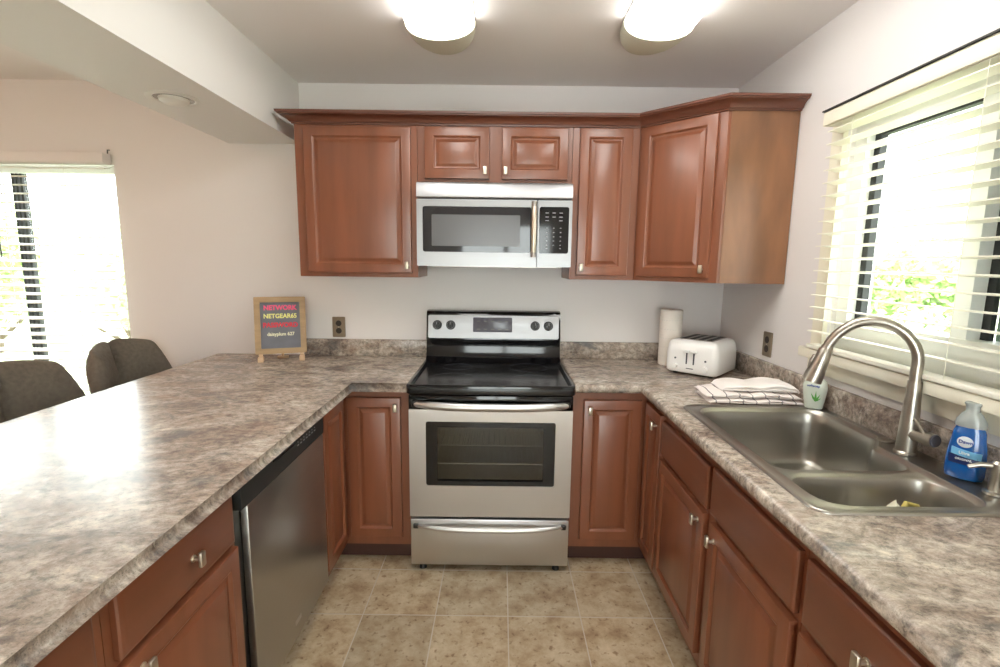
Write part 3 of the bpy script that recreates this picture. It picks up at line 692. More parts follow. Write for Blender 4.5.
def bowl(poly, depth, cx, cy, rd):
    hs = [(0, ZT - .006), (.0015, ZT - .008), (.004, ZT - .014), (.008, ZT - .05), (.014, ZT - depth * .75), (.020, ZT - depth * .92), (.028, ZT - depth * .985), (.044, ZT - depth)]
    rs = [[(x, y, z) for x, y in inset(poly, d)] for d, z in hs]
    L = loft(bm, rs, False, False)
    ring = [bm.verts.new((cx + rd * math.cos(2 * math.pi * k / 24), cy + rd * math.sin(2 * math.pi * k / 24), ZT - depth - .002)) for k in range(24)]
    ring2 = [bm.verts.new((cx + rd * .8 * math.cos(2 * math.pi * k / 24), cy + rd * .8 * math.sin(2 * math.pi * k / 24), ZT - depth - .008)) for k in range(24)]
    for k in range(24): bm.faces.new((ring[k], ring[(k + 1) % 24], ring2[(k + 1) % 24], ring2[k]))
    bm.faces.new(ring2)
    fill([L[-1], ring]); return L[0]
LA = bowl(pa, .205, 1.07, -1.265, .045); LB = bowl(pb, .115, 1.00, -1.690, .040)
fill([R2[-1], LA, LB])
bm.transform(S); obj('basin', bm, 'steel_sink', sk, angle=85)
for (cx, cy, dp) in ((1.07, -1.265, .205), (1.00, -1.690, .115)):
    bm = nbm(); lathe(bm, [(.040, ZT - dp - .0075), (.036, ZT - dp - .002), (.024, ZT - dp - .005), (.020, ZT - dp - .0065)], 32, cx, cy)
    bm.transform(S); dnn = obj('drain', bm, 'nickel', sk, 'round metal drain')
    bm = nbm()
    for k in range(8): a = k * math.pi / 4; cyl(bm, (cx + .014 * math.cos(a), cy + .014 * math.sin(a), ZT - dp - .0068), (cx + .014 * math.cos(a), cy + .014 * math.sin(a), ZT - dp - .0055), .0036, seg=10)
    cyl(bm, (cx, cy, ZT - dp - .0068), (cx, cy, ZT - dp + .004), .006, .004, 12); bm.transform(S); obj('strainer_holes', bm, 'drain_dark', dnn)
bm = nbm(); lathe(bm, [(.024, zr), (.024, zr + .003), (.018, zr + .0065), (.001, zr + .007)], 28, 1.280, -1.352); bm.transform(S); obj('hole_cover', bm, 'steel_faucet', sk, 'round steel hole cover beside the faucet')

# faucet
B = Vector((1.257, -1.456, 0)); D = Vector((-.207, .146, 0)).normalized()
fc = thing('faucet', 'brushed nickel gooseneck pull-down faucet behind the sink', 'faucet', (B.x, B.y, zr))
at = lambda s, z: (D.x * s, D.y * s, z - zr)
bm = nbm(); lathe(bm, [(.030, 0), (.030, .006), (.026, .010), (.0245, .05), (.0225, .11), (.0195, .17), (.0175, .22)], 32); obj('body', bm, 'steel_faucet', fc)
pts = [at(0, 1.145), at(0, 1.19), at(0, 1.222), at(.006, 1.250), at(.024, 1.283), at(.052, 1.309), at(.088, 1.325), at(.128, 1.326), at(.165, 1.311), at(.195, 1.283), at(.213, 1.255), at(.222, 1.235)]
sm = []
for i in range(len(pts) - 1):      # Catmull-Rom
    p0, p1, p2, p3 = (Vector(pts[max(i - 1, 0)]), Vector(pts[i]), Vector(pts[i + 1]), Vector(pts[min(i + 2, len(pts) - 1)]))
    for k in range(4):
        t = k / 4; sm.append(.5 * ((2 * p1) + (-p0 + p2) * t + (2 * p0 - 5 * p1 + 4 * p2 - p3) * t * t + (-p0 + 3 * p1 - 3 * p2 + p3) * t ** 3))
sm.append(Vector(pts[-1]))
bm = nbm(); tube(bm, sm, .0150, 20); obj('spout', bm, 'steel_faucet', fc)
bm = nbm(); q0, q1 = Vector(at(.2205, 1.240)), Vector(at(.254, 1.122)); n_ = 6
tube(bm, [q0, q0.lerp(q1, .08), q0.lerp(q1, .12), q0.lerp(q1, .5), q0.lerp(q1, .8), q1], [.0165, .0170, .0200, .0230, .0275, .0285], 24); sh = obj('spray_head', bm, 'steel_faucet', fc)
bm = nbm(); c = q0.lerp(q1, .45) + D * .024; tube(bm, [c - (q1 - q0).normalized() * .022, c, c + (q1 - q0).normalized() * .022], [.004, .007, .004], 12); obj('spray_button', bm, 'dark_nickel', sh)
bm = nbm(); cyl(bm, (0, 0, .062), (.006, -.062, .066), .017, .016, 24); cyl(bm, (.006, -.060, .066), (.008, -.082, .068), .0205, .0195, 24); hb = obj('handle_hub', bm, 'steel_faucet', fc)
bm = nbm(); cyl(bm, (.008, -.0815, .068), (.0085, -.085, .0682), .0185, .016, 24); obj('hub_cap', bm, 'display_grey', hb, 'dark grey round end cap')
bm = nbm(); tube(bm, [(.004, -.050, .078), (.000, -.036, .096), (-.004, -.020, .112)], [.0055, .0050, .0065], 12); obj('lever', bm, 'steel_faucet', hb)

# built-in soap dispenser at right frame edge
sp = thing('soap_dispenser', 'brushed nickel built-in pump dispenser on the sink deck, right of the blue bottle', 'soap dispenser', (1.262, -1.716, zr))
bm = nbm(); lathe(bm, [(.022, 0), (.022, .005), (.014, .009), (.0125, .05), (.0135, .052), (.0135, .078), (.008, .084)], 24); obj('pump_body', bm, 'steel_faucet', sp)
bm = nbm(); tube(bm, [(0, 0, .072), (-.03, .014, .070), (-.050, .024, .060)], [.0075, .0065, .005], 14); obj('nozzle', bm, 'steel_faucet', sp)

# ------------------------------------------------------------------ small things on the worktops
# blue detergent bottle
bt = thing('detergent_bottle', 'blue dish soap bottle with a clear cap, behind the sink', 'bottle', (1.266, -1.630, zr), R(-52)); bt.scale = (.94, .94, .96)
bm = nbm(); hsb = [(.030, .015, 0), (.040, .021, .004), (.043, .024, .018), (.043, .024, .055), (.040, .022, .090), (.036, .020, .118), (.034, .019, .135), (.028, .016, .150), (.017, .014, .162)]
loft(bm, [[(rx * math.cos(t), ry * math.sin(t), z) for t in [2 * math.pi * k / 32 for k in range(32)]] for rx, ry, z in hsb]); obj('bottle_body', bm, 'blue_liquid', bt)
bm = nbm(); loft(bm, [[(rx * math.cos(t), ry * math.sin(t), z) for t in [2 * math.pi * k / 28 for k in range(28)]] for rx, ry, z in ((.034, .020, .148), (.032, .020, .166), (.022, .019, .184), (.016, .016, .190), (.016, .016, .206), (.020, .016, .211), (.018, .015, .216))]); obj('cap', bm, 'clear_cap', bt, 'clear whitish plastic cap')
def wrap(px, pz, rx, ry, out):   # from flat label coords onto the oval front
    x = px; y = -ry * math.sqrt(max(0, 1 - (x / rx) ** 2)) - out
    return (x, y, pz)
def label_patch(pts, zref, rx, ry, out, name, mat, parent, label=None):
    bm = nbm(); n = 8
    (x0, z0), (x1, z1) = pts; g = []
    for i in range(n + 1):
        x = x0 + (x1 - x0) * i / n; sl = zref * (x - (x0 + x1) / 2); g.append([bm.verts.new(wrap(x, z + sl, rx, ry, out)) for z in (z0, z1)] + [bm.verts.new(wrap(x, z + sl, rx, ry, out - .003)) for z in (z1, z0)])
    for a, b in zip(g, g[1:]):
        for k in range(4): bm.faces.new((a[k], a[(k + 1) % 4], b[(k + 1) % 4], b[k]))
    bm.faces.new(g[0]); bm.faces.new(g[-1][::-1])
    return obj(name, bm, mat, parent, label)
lb = label_patch(((-.034, .046), (.034, .070)), 0, .043, .0235, .0012, 'lower_label', 'dark_blue', bt, 'navy label band')
label_patch(((-.030, .067), (.033, .086)), -.12, .0425, .0232, .0016, 'band', 'light_blue', bt, 'light blue slanted band')
bm = nbm(); loft(bm, [[wrap(.017 * math.cos(t) * s - .004, .108 + .015 * math.sin(t) * s, .039, .0215, o) for t in [2 * math.pi * k / 24 for k in range(24)]] for s, o in ((1, -.003), (1, .0016), (.9, .0018))]); obj('logo', bm, 'label_white', bt, 'white oval logo')
for s_, z_, sz, mt in (('Dawn', .1085, .0125, 'label_navy'), ('Ultra', .0775, .011, 'label_white'), ('ORIGINAL', .0600, .0075, 'label_white')):
    text('lettering', s_, sz, mt, bt, Matrix.Translation((-.002, -.0248, z_)) @ FRONT, .0010, .0003)
# hand soap
hs_ = thing('hand_soap', 'small milky hand soap bottle with green leaf label, under the faucet spout', 'soap bottle', (1.270, -1.000, zr), R(-38))
bm = nbm(); loft(bm, [[(rx * math.copysign(abs(math.cos(t)) ** .75, math.cos(t)), ry * math.copysign(abs(math.sin(t)) ** .8, math.sin(t)), z) for t in [2 * math.pi * k / 32 for k in range(32)]] for rx, ry, z in ((.026, .018, 0), (.031, .022, .004), (.035, .025, .030), (.040, .027, .070), (.042, .027, .092), (.036, .024, .112), (.020, .017, .124), (.014, .014, .127))]); obj('bottle_body', bm, 'soap_milky', hs_)
bm = nbm(); cyl(bm, (0, 0, .127), (0, 0, .142), .0135, seg=20); cyl(bm, (0, 0, .142), (0, 0, .156), .005, seg=12); cyl(bm, (0, 0, .154), (0, 0, .164), .010, seg=16); tube(bm, [(0, 0, .160), (.02, -.012, .160), (.030, -.018, .154)], .004, 10); obj('pump', bm, 'white_plastic', hs_)
text('lettering', 'softsoap', .0125, 'label_navy', hs_, Matrix.Translation((-.004, -.0272, .094)) @ FRONT, .0008, .0004)
bm = nbm()
for (a, L0, wv) in ((-28, .036, .006), (0, .042, .006), (26, .034, .005), (50, .024, .004)):
    m_ = Matrix.Translation((.006, -.0268, .034)) @ Matrix.Rotation(R(a), 4, 'Y'); b2 = nbm()
    loft(b2, [[(x, y, z) for x, z in ((-.001, 0), (.001, 0), (wv * .6, L0 * .4), (0, L0), (-wv * .6, L0 * .4))] for y in (-.0005, .0015)]); b2.transform(m_); me_ = bpy.data.meshes.new('t'); b2.to_mesh(me_); b2.free(); bm.from_mesh(me_); bpy.data.meshes.remove(me_)
obj('leaf_emblem', bm, 'label_green', hs_, 'green aloe leaf picture', smooth=False)

# folded towels
def cloth(name, label, loc, rz, w, d, h, mat, wob, seed, layers=2):
    random.seed(seed); bm = nbm(); nx, ny = 26, 14
    def sec(u, z01):   # closed folded outline in (y, z) at station u
        pts = []
        for k in range(40):
            t = 2 * math.pi * k / 40; yy = math.copysign(abs(math.cos(t)) ** .35, math.cos(t)); zz = math.copysign(abs(math.sin(t)) ** .6, math.sin(t))
            pts.append((yy, zz))
        return pts
    rings = []
    for i in range(nx + 1):
        u = i / nx; s = 2 * u - 1; e = (1 - abs(s) ** 7) ** .5 if abs(s) < 1 else 0; e = max(e, .12)
        hh = h * e * (1 + wob * (math.sin(u * 5.2 + seed) * .35 + math.sin(u * 11 + seed * 2) * .12)); ring = []
        for yy, zz in sec(u, 0):
            crease = 1 - .10 * math.exp(-(zz / .12) ** 2) * (abs(yy) > .8)
            z = hh * .5 * (1 + zz)
            ring.append((s * w / 2 + .004 * math.sin(zz * 5 + u * 6), yy * d / 2 * crease * (.93 + .07 * e) + .004 * math.sin(u * 9 + seed), z + (.003 * math.sin(u * 17 + yy * 4) if zz > .2 else 0)))
        rings.append(ring)
    loft(bm, rings)
    o = obj(name, bm, mat, angle=70); o.location = loc; o.rotation_euler = (0, 0, rz); tag(o, label, 'towel', 'folded kitchen towels')
    return o
cloth('kitchen_towel', 'folded plaid towel at the bottom of the towel stack', (1.090, -.855, ZT), R(-3), .375, .19, .020, 'towel_plaid', .1, 1)
cloth('kitchen_towel', 'folded plaid towel in the middle of the towel stack', (1.080, -.850, ZT + .0225), R(-4), .370, .18, .018, 'towel_plaid', .1, 2)
cloth('kitchen_towel', 'plain white towel folded on top of the towel stack', (1.115, -.840, ZT + .0425), R(-5), .300, .15, .032, 'towel_white', .5, 3)

# toaster
ts = thing('toaster', 'white four-slice toaster in the right corner of the worktop', 'toaster', (1.098, -.335, ZT), R(-43))
tw, td, th = .266, .305, .178
bm = nbm(); rg_ = []
for d, z in ((.010, .012), (.002, .018), (0, .030), (.001, .120), (.006, .150), (.015, .168), (.030, .177), (.045, .179)):
    rg_.append([(x, y, z) for x, y in inset(rrect(-tw / 2, tw / 2, -td / 2, td / 2, .035 + 0, 6), d)])
loft(bm, rg_); tb = obj('body', bm, 'white_plastic', ts)
bm = nbm(); loft(bm, [[(x, y, z) for x, y in rrect(-.085, .085, -.105, .118, .02, 5)] for z in (.1785, .181)]); tp = obj('top_plate', bm, 'dark_nickel', ts, 'dark grey slot plate')
for x in (-.063, -.022, .022, .063):
    bm = nbm(); box(bm, x - .012, x + .012, -.088, .104, .1805, .1822, bev=.0008); obj('slot', bm, 'drain_dark', tp)
for x in (-.018, .018):
    bm = nbm(); box(bm, x - .0035, x + .0035, -td / 2 - .0012, -td / 2 + .002, .060, .125); obj('lever_track', bm, 'display_grey', tb, smooth=False)
    bm = nbm(); box(bm, x - .016, x + .016, -td / 2 - .020, -td / 2 + .002, .120, .132, bev=.004); obj('lever', bm, 'white_plastic', tb)
for x in (-.076, .076):
    bm = nbm(); cyl(bm, (x, -td / 2 + .002, .046), (x, -td / 2 - .012, .046), .014, .012, 24); kk = obj('knob', bm, 'white_plastic', tb)
    bm = nbm(); cyl(bm, (x, -td / 2 + .002, .085), (x, -td / 2 - .002, .085), .005, seg=14); obj('button', bm, 'display_grey', tb, 'small grey button')
for x, y in ((-.09, -.11), (.09, -.11), (-.09, .11), (.09, .11)):
    bm = nbm(); cyl(bm, (x, y, 0), (x, y, .016), .012, seg=16); obj('foot', bm, 'black_plastic', ts)
bm = nbm(); box(bm, -.018, .018, -td / 2 - .0008, -td / 2 + .001, .036, .040); obj('maker_mark', bm, 'display_grey', tb, smooth=False)

# paper towel roll
pr = thing('paper_towel_roll', 'upright embossed paper towel roll behind the toaster', 'paper towel', (.992, -.150, ZT))
bm = nbm()
for k in range(1):
    prf = [(.020, 0), (.058, 0), (.060, .002), (.060, .308), (.058, .310), (.020, .310), (.020, 0)]
    loft(bm, [[(r * math.cos(2 * math.pi * j / 48), r * math.sin(2 * math.pi * j / 48), z) for j in range(48)] for r, z in prf], False, False)
obj('paper', bm, 'paper_towel', pr)
bm = nbm(); lathe(bm, [(.0195, .001), (.0195, .309), (.0180, .309), (.0180, .001)], 32, cap0=False, cap1=False); obj('core', bm, 'card_tube', pr)
bm = nbm()
for j in range(14):
    for zz in (.05, .10, .15, .20, .25):
        a = R(180 + j * 14 + (7 if int(zz * 20) % 2 else 0)); c = Vector((.0598 * math.cos(a), .0598 * math.sin(a), zz)); tg_ = Vector((-math.sin(a), math.cos(a), 0))
        tube(bm, [c - tg_ * .004 + Vector((0, 0, .006)), c, c + tg_ * .004 + Vector((0, 0, .006))], .0009, 5)
obj('printed_pattern', bm, 'can_trim', pr)

# chalkboard on feet
cb = thing('chalkboard', 'small wood-framed chalkboard with handwritten network name and password', 'chalkboard', (-1.175, -.190, ZT), R(20))
LEAN = Matrix.Translation((0, 0, .012)) @ Matrix.Rotation(R(-9), 4, 'X')
w2, h2 = .131, .315
bm = nbm(); zb = .028
b_o = rrect(-w2, w2, zb, zb + h2, .004, 2); b_i = rrect(-w2 + .030, w2 - .030, zb + .030, zb + h2 - .030, .001, 2)
plate(bm, b_o, [b_i], .008, -.012); bm.transform(LEAN); fr = obj('frame', bm, 'board_frame_wood', cb, smooth=False)
obj('slate', (lambda b: (box(b, -w2 + .0295, w2 - .0295, -.004, .004, zb + .0295, zb + h2 - .0295), b.transform(LEAN), b)[2])(nbm()), 'chalkboard', cb, 'grey writing surface', smooth=False)
for s_, z_, sz, mt, bd in (('NETWORK', .282, .036, 'chalk_pink', .0016), ('NETGEAR65', .236, .034, 'chalk_yellow', .0010), ('PASSWORD', .186, .036, 'chalk_red', .0016), ('daisyplum 627', .136, .026, 'chalk_white', .0007)):
    t_ = text('chalk_writing', s_, sz, mt, cb, LEAN @ Matrix.Translation((0, -.0045, z_)) @ FRONT @ Matrix.Scale(.93, 4, (1, 0, 0)), .0006, bd)
for s in (-1, 1):
    bm = nbm(); box(bm, s * .105 - .014, s * .105 + .014, -.030, .020, 0, .026, bev=.003); box(bm, s * .105 - .010, s * .105 + .010, -.004, .012, .020, .046, bev=.002); obj('foot', bm, 'pale_wood', cb, 'pale wooden foot')
bm = nbm(); tube(bm, [(0, .030, .20), (0, .085, .010)], .007, 10); box(bm, -.03, .03, .070, .100, 0, .012, bev=.003); obj('rear_strut', bm, 'pale_wood', cb)

# scrap in the small bowl
sc = thing('kitchen_scrap', 'small crumpled white and yellow scrap lying in the smaller sink bowl', 'scrap', (1.060, -1.672, ZT - .113))
random.seed(5)
bm = nbm(); bmesh.ops.create_icosphere(bm, subdivisions=3, radius=1)
for v in bm.verts: v.co = Vector((v.co.x * .030, v.co.y * .022, max(v.co.z, -.15) * .066 * (1 - .5 * abs(v.co.x)) + .010)) + Vector((random.uniform(-.003, .003), random.uniform(-.003, .003), random.uniform(0, .004)))
obj('paper_wad', bm, 'scrap_white', sc)
bm = nbm(); tube(bm, [(.01, 0, .030), (.035, .004, .066), (.060, .004, .060), (.080, -.002, .006)], [.006, .008, .007, .004], 10); obj('peel', bm, 'scrap_yellow', sc, 'yellowish curled strip')

# outlets
def outlet(label, loc, rz):
    t = thing('power_outlet', label, 'outlet', loc, rz, None)
    bm = nbm(); loft(bm, [[(x, -y, z) for x, z in inset(rrect(-.038, .038, -.060, .060, .005, 3), d)] for d, y in ((0, 0), (0, .003), (.003, .006))]); pl_ = obj('cover_plate', bm, 'bronze_plate', t)
    for z in (-.022, .022):
        bm = nbm(); cyl(bm, (0, -.005, z), (0, -.0078, z), .0175, .0165, 24); rc = obj('receptacle', bm, 'dark_socket', t, 'dark brown socket')
        bm = nbm(); box(bm, -.008, -.006, -.0084, -.0076, z - .002, z + .007); box(bm, .006, .008, -.0084, -.0076, z - .002, z + .007); obj('slots', bm, 'drain_dark', rc, smooth=False)
    bm = nbm(); cyl(bm, (0, -.0055, 0), (0, -.0075, 0), .003, seg=10); obj('screw', bm, 'nickel', pl_)
outlet('bronze outlet on the back wall beside the chalkboard', (-.914, -.0005, 1.100), 0)
outlet('bronze outlet on the right wall between toaster and window', (W - .0005, -.520, 1.112), R(-90))

# ------------------------------------------------------------------ blinds
def blind(label, w, z0, z1, pitch, mat, valmat, loc, rz, depth=.050, valance_h=.058, wand_x=None, tilt=0, cords=(), hook=False):
    """local: spans x 0..w, faces -y, slats centred on y=0"""
    t = thing('window_blind', label, 'blind', loc, rz)
    bm = nbm(); box(bm, -.004, w + .004, -depth / 2 - .016, -depth / 2 - .008, z1 - valance_h, z1, bev=.003); box(bm, -.004, .004, -depth / 2 - .010, .02, z1 - valance_h, z1); box(bm, w - .004, w + .004, -depth / 2 - .010, .02, z1 - valance_h, z1); obj('valance', bm, valmat, t)
    obj('headrail', bx(.006, w - .006, -depth / 2 + .002, depth / 2 - .004, z1 - .048, z1 - .004), mat, t, smooth=False)
    bm = nbm(); z = z1 - valance_h - .022; zs = []
    while z > z0 + pitch * .6: zs.append(z); z -= pitch
    for z in zs:
        b2 = nbm(); seg = 4; top = [(0, 0)]; yy = [-depth / 2 + depth * k / seg for k in range(seg + 1)]; crown = lambda y: .0025 * (1 - (2 * y / depth) ** 2)
        prof_ = [(y, crown(y) + .0019) for y in yy] + [(y, crown(y) - .0019) for y in yy[::-1]]
        loft(b2, [[(x, y, zz) for y, zz in prof_] for x in (.004, w - .004)]); b2.transform(Matrix.Translation((0, 0, z)) @ Matrix.Rotation(tilt, 4, 'X'))
        me_ = bpy.data.meshes.new('t'); b2.to_mesh(me_); b2.free(); bm.from_mesh(me_); bpy.data.meshes.remove(me_)
    obj('slats', bm, mat, t)
    bm = nbm(); box(bm, .004, w - .004, -depth / 2, depth / 2, z0, z0 + .016, bev=.004); obj('bottom_rail', bm, mat, t)
    for x in cords:
        bm = nbm(); cyl(bm, (x, -depth / 2 - .001, z0 + .01), (x, -depth / 2 - .001, z1 - .05), .0011, seg=6)
        obj('ladder_cord', bm, mat, t)
    if wand_x is not None:
        bm = nbm(); cyl(bm, (wand_x, -depth / 2 - .022, z1 - valance_h * .5 - .55), (wand_x, -depth / 2 - .022, z1 - valance_h - .004), .004, seg=8); obj('tilt_wand', bm, 'screen_mesh', t, 'grey tilt wand')
    return t
b1 = blind('cream slatted blind over the window above the sink', 1.19, 1.168, 2.060, .0472, 'cream_slat', 'cream_paint', (1.288, -.918, 0), R(-90), depth=.050, tilt=R(-5), valance_h=.050, cords=(.14, .62, 1.05))
bm = nbm(); box(bm, -.002, 1.192, -.0485, .028, 2.0600, 2.0645); obj('top_edge', bm, 'dark_gasket', b1, 'dark thin top edge of the valance', smooth=False)
b2_ = blind('white slatted blind over the bright window behind the chairs', 1.780, .50, 2.060, .0470, 'white_slat', 'wall_paint', (-3.945, -.0305, 0), 0, depth=.048, tilt=R(14), valance_h=.058, wand_x=1.165, cords=(.25, 1.19, 1.55))
bm = nbm(); tube(bm, [(-2.170, -.001, 2.085), (-2.170, -.016, 2.083), (-2.170, -.018, 2.055)], .003, 8); tag(obj('blind_bracket', bm, 'dark_gasket'), 'small dark hook at the right end of the dining window valance', 'hook')

# ------------------------------------------------------------------ ceiling lamps
def ceiling_lamp(label, x, y1):
    t = thing('ceiling_light', label, 'ceiling light', (x, y1, ZC), 0)
    hw, dp, ln = .138, .072, 1.20
    arc = [(hw * math.cos(R(a)), -dp * math.sin(R(a)) ** .8 - .010) for a in range(0, 181, 10)]
    bm = nbm(); loft(bm, [[(px, y, pz) for px, pz in arc] for y in (-.052, -ln + .052)]); obj('lens', bm, 'lamp_lens', t)
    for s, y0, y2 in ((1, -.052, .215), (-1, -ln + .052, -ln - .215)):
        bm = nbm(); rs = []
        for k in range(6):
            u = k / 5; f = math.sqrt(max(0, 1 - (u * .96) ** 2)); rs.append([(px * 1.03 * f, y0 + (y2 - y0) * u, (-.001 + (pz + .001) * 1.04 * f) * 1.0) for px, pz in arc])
        loft(bm, rs); obj('end_cap_shadow', bm, 'lamp_cap_shadow', t, 'beige end cap stretched out as its shadow on the ceiling')  # cap drawn out along the ceiling to stand for its cast shadow
    obj('base_plate', bx(-hw, hw, -ln + .03, -.03, -.010, 0), 'white_vinyl', t, smooth=False)
    return t
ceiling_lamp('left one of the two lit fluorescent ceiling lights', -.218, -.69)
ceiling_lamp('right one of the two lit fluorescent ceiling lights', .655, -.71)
can_k = 1.2
can = thing('recessed_light', 'unlit round recessed light in the underside of the white soffit', 'recessed light', (-1.297, -.762, 2.13))
bm = nbm(); rsr = [(.082, 0), (.082, -.003), (.076, -.006), (.064, -.0055), (.060, -.001)]
loft(bm, [[(r * math.cos(2 * math.pi * k / 40), r * math.sin(2 * math.pi * k / 40), z) for k in range(40)] for r, z in rsr], False, False); obj('trim_ring', bm, 'can_trim', can)
bm = nbm(); lathe(bm, [(.061, -.0015), (.061, -.001)], 40); obj('reflector', bm, 'can_inner', can)
bm = nbm(); lathe(bm, [(.046, -.002), (.044, -.012), (.034, -.020), (.016, -.025), (.002, -.026)], 32); obj('bulb', bm, 'bulb_glass', can)
can.scale = (can_k, can_k, 1)
# unseen flush dome on the dining ceiling, added for its warm light
dl = thing('fill_dome_light', 'unseen warm ceiling dome added to tint the dining side', 'ceiling light', (-2.75, -1.75, ZC))
bm = nbm(); lathe(bm, [(.17, 0), (.17, -.02), (.15, -.02), (.15, 0)], 32, cap0=False, cap1=False); obj('ring', bm, 'nickel', dl)
m = pmat('warm_dome', (.9, .85, .75, 1), .4, emis=((1, .56, .40, 1), DINING)); bm = nbm(); lathe(bm, [(.149, -.004), (.140, -.04), (.10, -.07), (.04, -.085), (.002, -.088)], 32); obj('dome', bm, 'warm_dome', dl)

# ------------------------------------------------------------------ counter chairs
def chair(label, loc, rz):
    t = thing('counter_chair', label, 'chair', loc, rz)    # faces +x, backrest bows around
    Rr = .308; A = R(60); n, mz = 40, 14
    bm = nbm(); front = []; back = []
    for i in range(n + 1):
        u = -1 + 2 * i / n; a = u * A
        top = 1.066 - .065 * abs(u) ** 2.0 - .16 * max(0, abs(u) - .72) ** 1.3 / .2 - .016 * math.exp(-(u / .05) ** 2)
        fcol, bcol = [], []
        for j in range(mz + 1):
            v = j / mz; z = .56 + (top - .56) * v; e = math.sin(math.pi * min(1, .12 + .88 * v)) ** .35 if v < 1 else .0
            puff = .045 * (1 - abs(u) ** 8) * (1 - (2 * v - 1) ** 8) * (.65 + .35 * math.sqrt(abs(math.sin(math.pi * u))))
            seam = .030 * math.exp(-(u / .045) ** 2) + .040 * math.exp(-((u / .10) ** 2 + ((v - .82) / .08) ** 2))
            puff -= seam * (1 - (2 * v - 1) ** 8)
            lean = .05 * (1 - v)
            rf = Rr - puff - .005; rb = Rr + .035 * (1 - (2 * v - 1) ** 6) + .005
            fcol.append(bm.verts.new((-rf * math.cos(a) + lean + Rr, rf * math.sin(a), z))); bcol.append(bm.verts.new((-rb * math.cos(a) + lean + Rr, rb * math.sin(a), z)))
        front.append(fcol); back.append(bcol)
    for i in range(n):
        for j in range(mz):
            bm.faces.new((front[i][j], front[i + 1][j], front[i + 1][j + 1], front[i][j + 1])); bm.faces.new((back[i][j], back[i][j + 1], back[i + 1][j + 1], back[i + 1][j]))
        bm.faces.new((front[i][mz], front[i + 1][mz], back[i + 1][mz], back[i][mz])); bm.faces.new((front[i][0], back[i][0], back[i + 1][0], front[i + 1][0]))
    for c in (0, n):
        for j in range(mz): bm.faces.new((front[c][j], front[c][j + 1], back[c][j + 1], back[c][j]))
    o = obj('backrest', bm, 'seat_fabric', t, angle=80); md_ = o.modifiers.new('s', 'SUBSURF'); md_.levels = 1; md_.render_levels = 1
    bm = nbm(); lathe(bm, [(.012, 0), (.010, .005), (.002, .007)], 16); bm.transform(Matrix.Translation((.030, 0, .972)) @ Matrix.Rotation(R(90), 4, 'Y')); obj('button', bm, 'seat_fabric', o)
    bm = nbm(); slab(bm, rrect(.0, .46, -.22, .22, (.12, .05, .05, .12), 5), .58, .68, rnd=.03); obj('seat', bm, 'seat_fabric', t)
    for x, y in ((.03, -.17), (.03, .17), (.42, -.18), (.42, .18)):
        bm = nbm(); tube(bm, [(x, y, .585), (x + (.02 if x > .2 else -.02), y * 1.08, 0)], [.020, .013], 10); obj('leg', bm, 'chair_leg_wood', t)
    bm = nbm(); tube(bm, [(.43, -.185, .22), (.43, .185, .22)], .010, 8); tube(bm, [(.02, -.178, .26), (.43, -.185, .26)], .010, 8); tube(bm, [(.02, .178, .26), (.43, .185, .26)], .010, 8); obj('stretcher', bm, 'chair_leg_wood', t)
    return t
chair('grey-brown tufted chair nearest the back wall, whole backrest showing above the peninsula', (-2.00, -.358, 0), R(2))
chair('grey-brown tufted chair cut off by the left edge of the photo', (-2.00, -.955, 0), R(1))

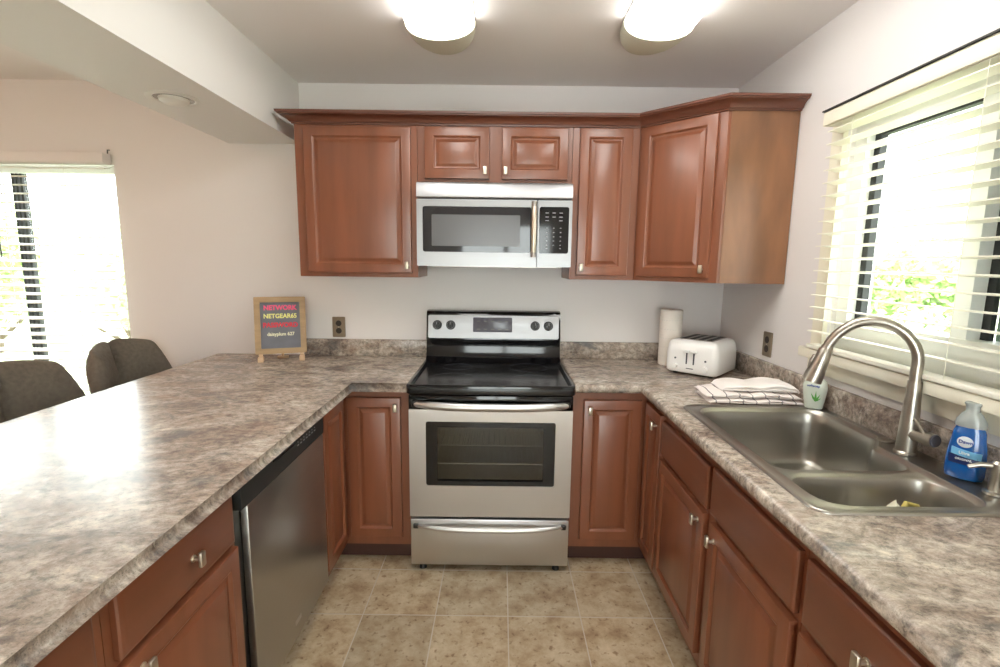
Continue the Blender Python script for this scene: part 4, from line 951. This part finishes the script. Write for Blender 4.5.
# ------------------------------------------------------------------ outdoors
g_ = struct('ground', bx(-40, 60, .14, 60, -.7, -.6), 'grass'); g_.name = 'ground'
g2 = struct('ground', bx(W + .2, 60, -40, .14, -.7, -.6), 'grass')
def tree(name, label, loc, h, rad, mat, n, seed, trunk_h, leafs=.10, squash=1.0):
    random.seed(seed); t = thing(name, label, 'tree' if 'tree' in name else 'shrub', loc)
    bm = nbm()
    if trunk_h > 0:
        tube(bm, [(0, 0, 0), (.05, .03, trunk_h * .5), (0, .05, trunk_h + rad * .6)], [.13, .10, .04], 8)
        for k in range(5):
            a = k * 1.3; tube(bm, [(0, .04, trunk_h * .8), (math.cos(a) * rad * .4, math.sin(a) * rad * .4, trunk_h + rad * .3)], [.05, .02], 6)
    else:
        for k in range(5):
            a = k * 1.3; tube(bm, [(0, 0, 0), (math.cos(a) * rad * .5, math.sin(a) * rad * .5, h * .6)], [.03, .01], 6)
    obj('trunk', bm, 'bark', t)
    bm = nbm(); cz = trunk_h + (h - trunk_h) / 2; rz_ = (h - trunk_h) / 2
    lobes = [(Vector((random.uniform(-.45, .45) * rad, random.uniform(-.45, .45) * rad, cz + random.uniform(-.45, .45) * rz_)), random.uniform(.5, .75)) for _ in range(9)]
    for i in range(n):
        c, s = random.choice(lobes); d = Vector((random.gauss(0, 1), random.gauss(0, 1), random.gauss(0, 1))).normalized() * random.uniform(.65, 1.0)
        p = c + Vector((d.x * rad * s, d.y * rad * s, d.z * rz_ * s)); p.z = max(p.z, .05)
        a = Vector((random.gauss(0, 1), random.gauss(0, 1), random.gauss(0, .6))).normalized(); b = a.cross(Vector((random.gauss(0, 1), random.gauss(0, 1), random.gauss(0, 1)))).normalized(); L0 = leafs * random.uniform(.7, 1.3)
        vs = [bm.verts.new(p + a * L0), bm.verts.new(p + b * L0 * .5), bm.verts.new(p - a * L0), bm.verts.new(p - b * L0 * .5)]; bm.faces.new(vs)
    obj('foliage', bm, mat, t, smooth=False)
tree('tree', 'pale green leafy tree seen low through the middle of the right window', (8.8, 7.2, -.6), 2.9, 1.7, 'leaf_light', 4200, 11, .3)
tree('tree', 'green leafy tree outside at the left edge of the right window glass', (8.6, 10.8, -.6), 2.8, 1.7, 'leaf_mid', 4200, 12, .3)
tree('tree', 'leafy tree outside toward the right edge of the right window', (9.2, 3.6, -.6), 3.0, 1.7, 'leaf_mid', 4000, 13, .3)
tree('shrub', 'low pale shrub outside the right window below the trees', (6.0, 4.6, -.6), 1.5, 1.0, 'leaf_pale', 2600, 14, 0, .07)
tree('tree', 'pale green tree outside the left window', (-7.6, 7.2, -.6), 3.1, 1.5, 'leaf_pale', 3400, 15, .25)
tree('tree', 'light green tree outside the far left window pane', (-11.0, 7.6, -.6), 3.6, 1.7, 'leaf_light', 3400, 16, .25)
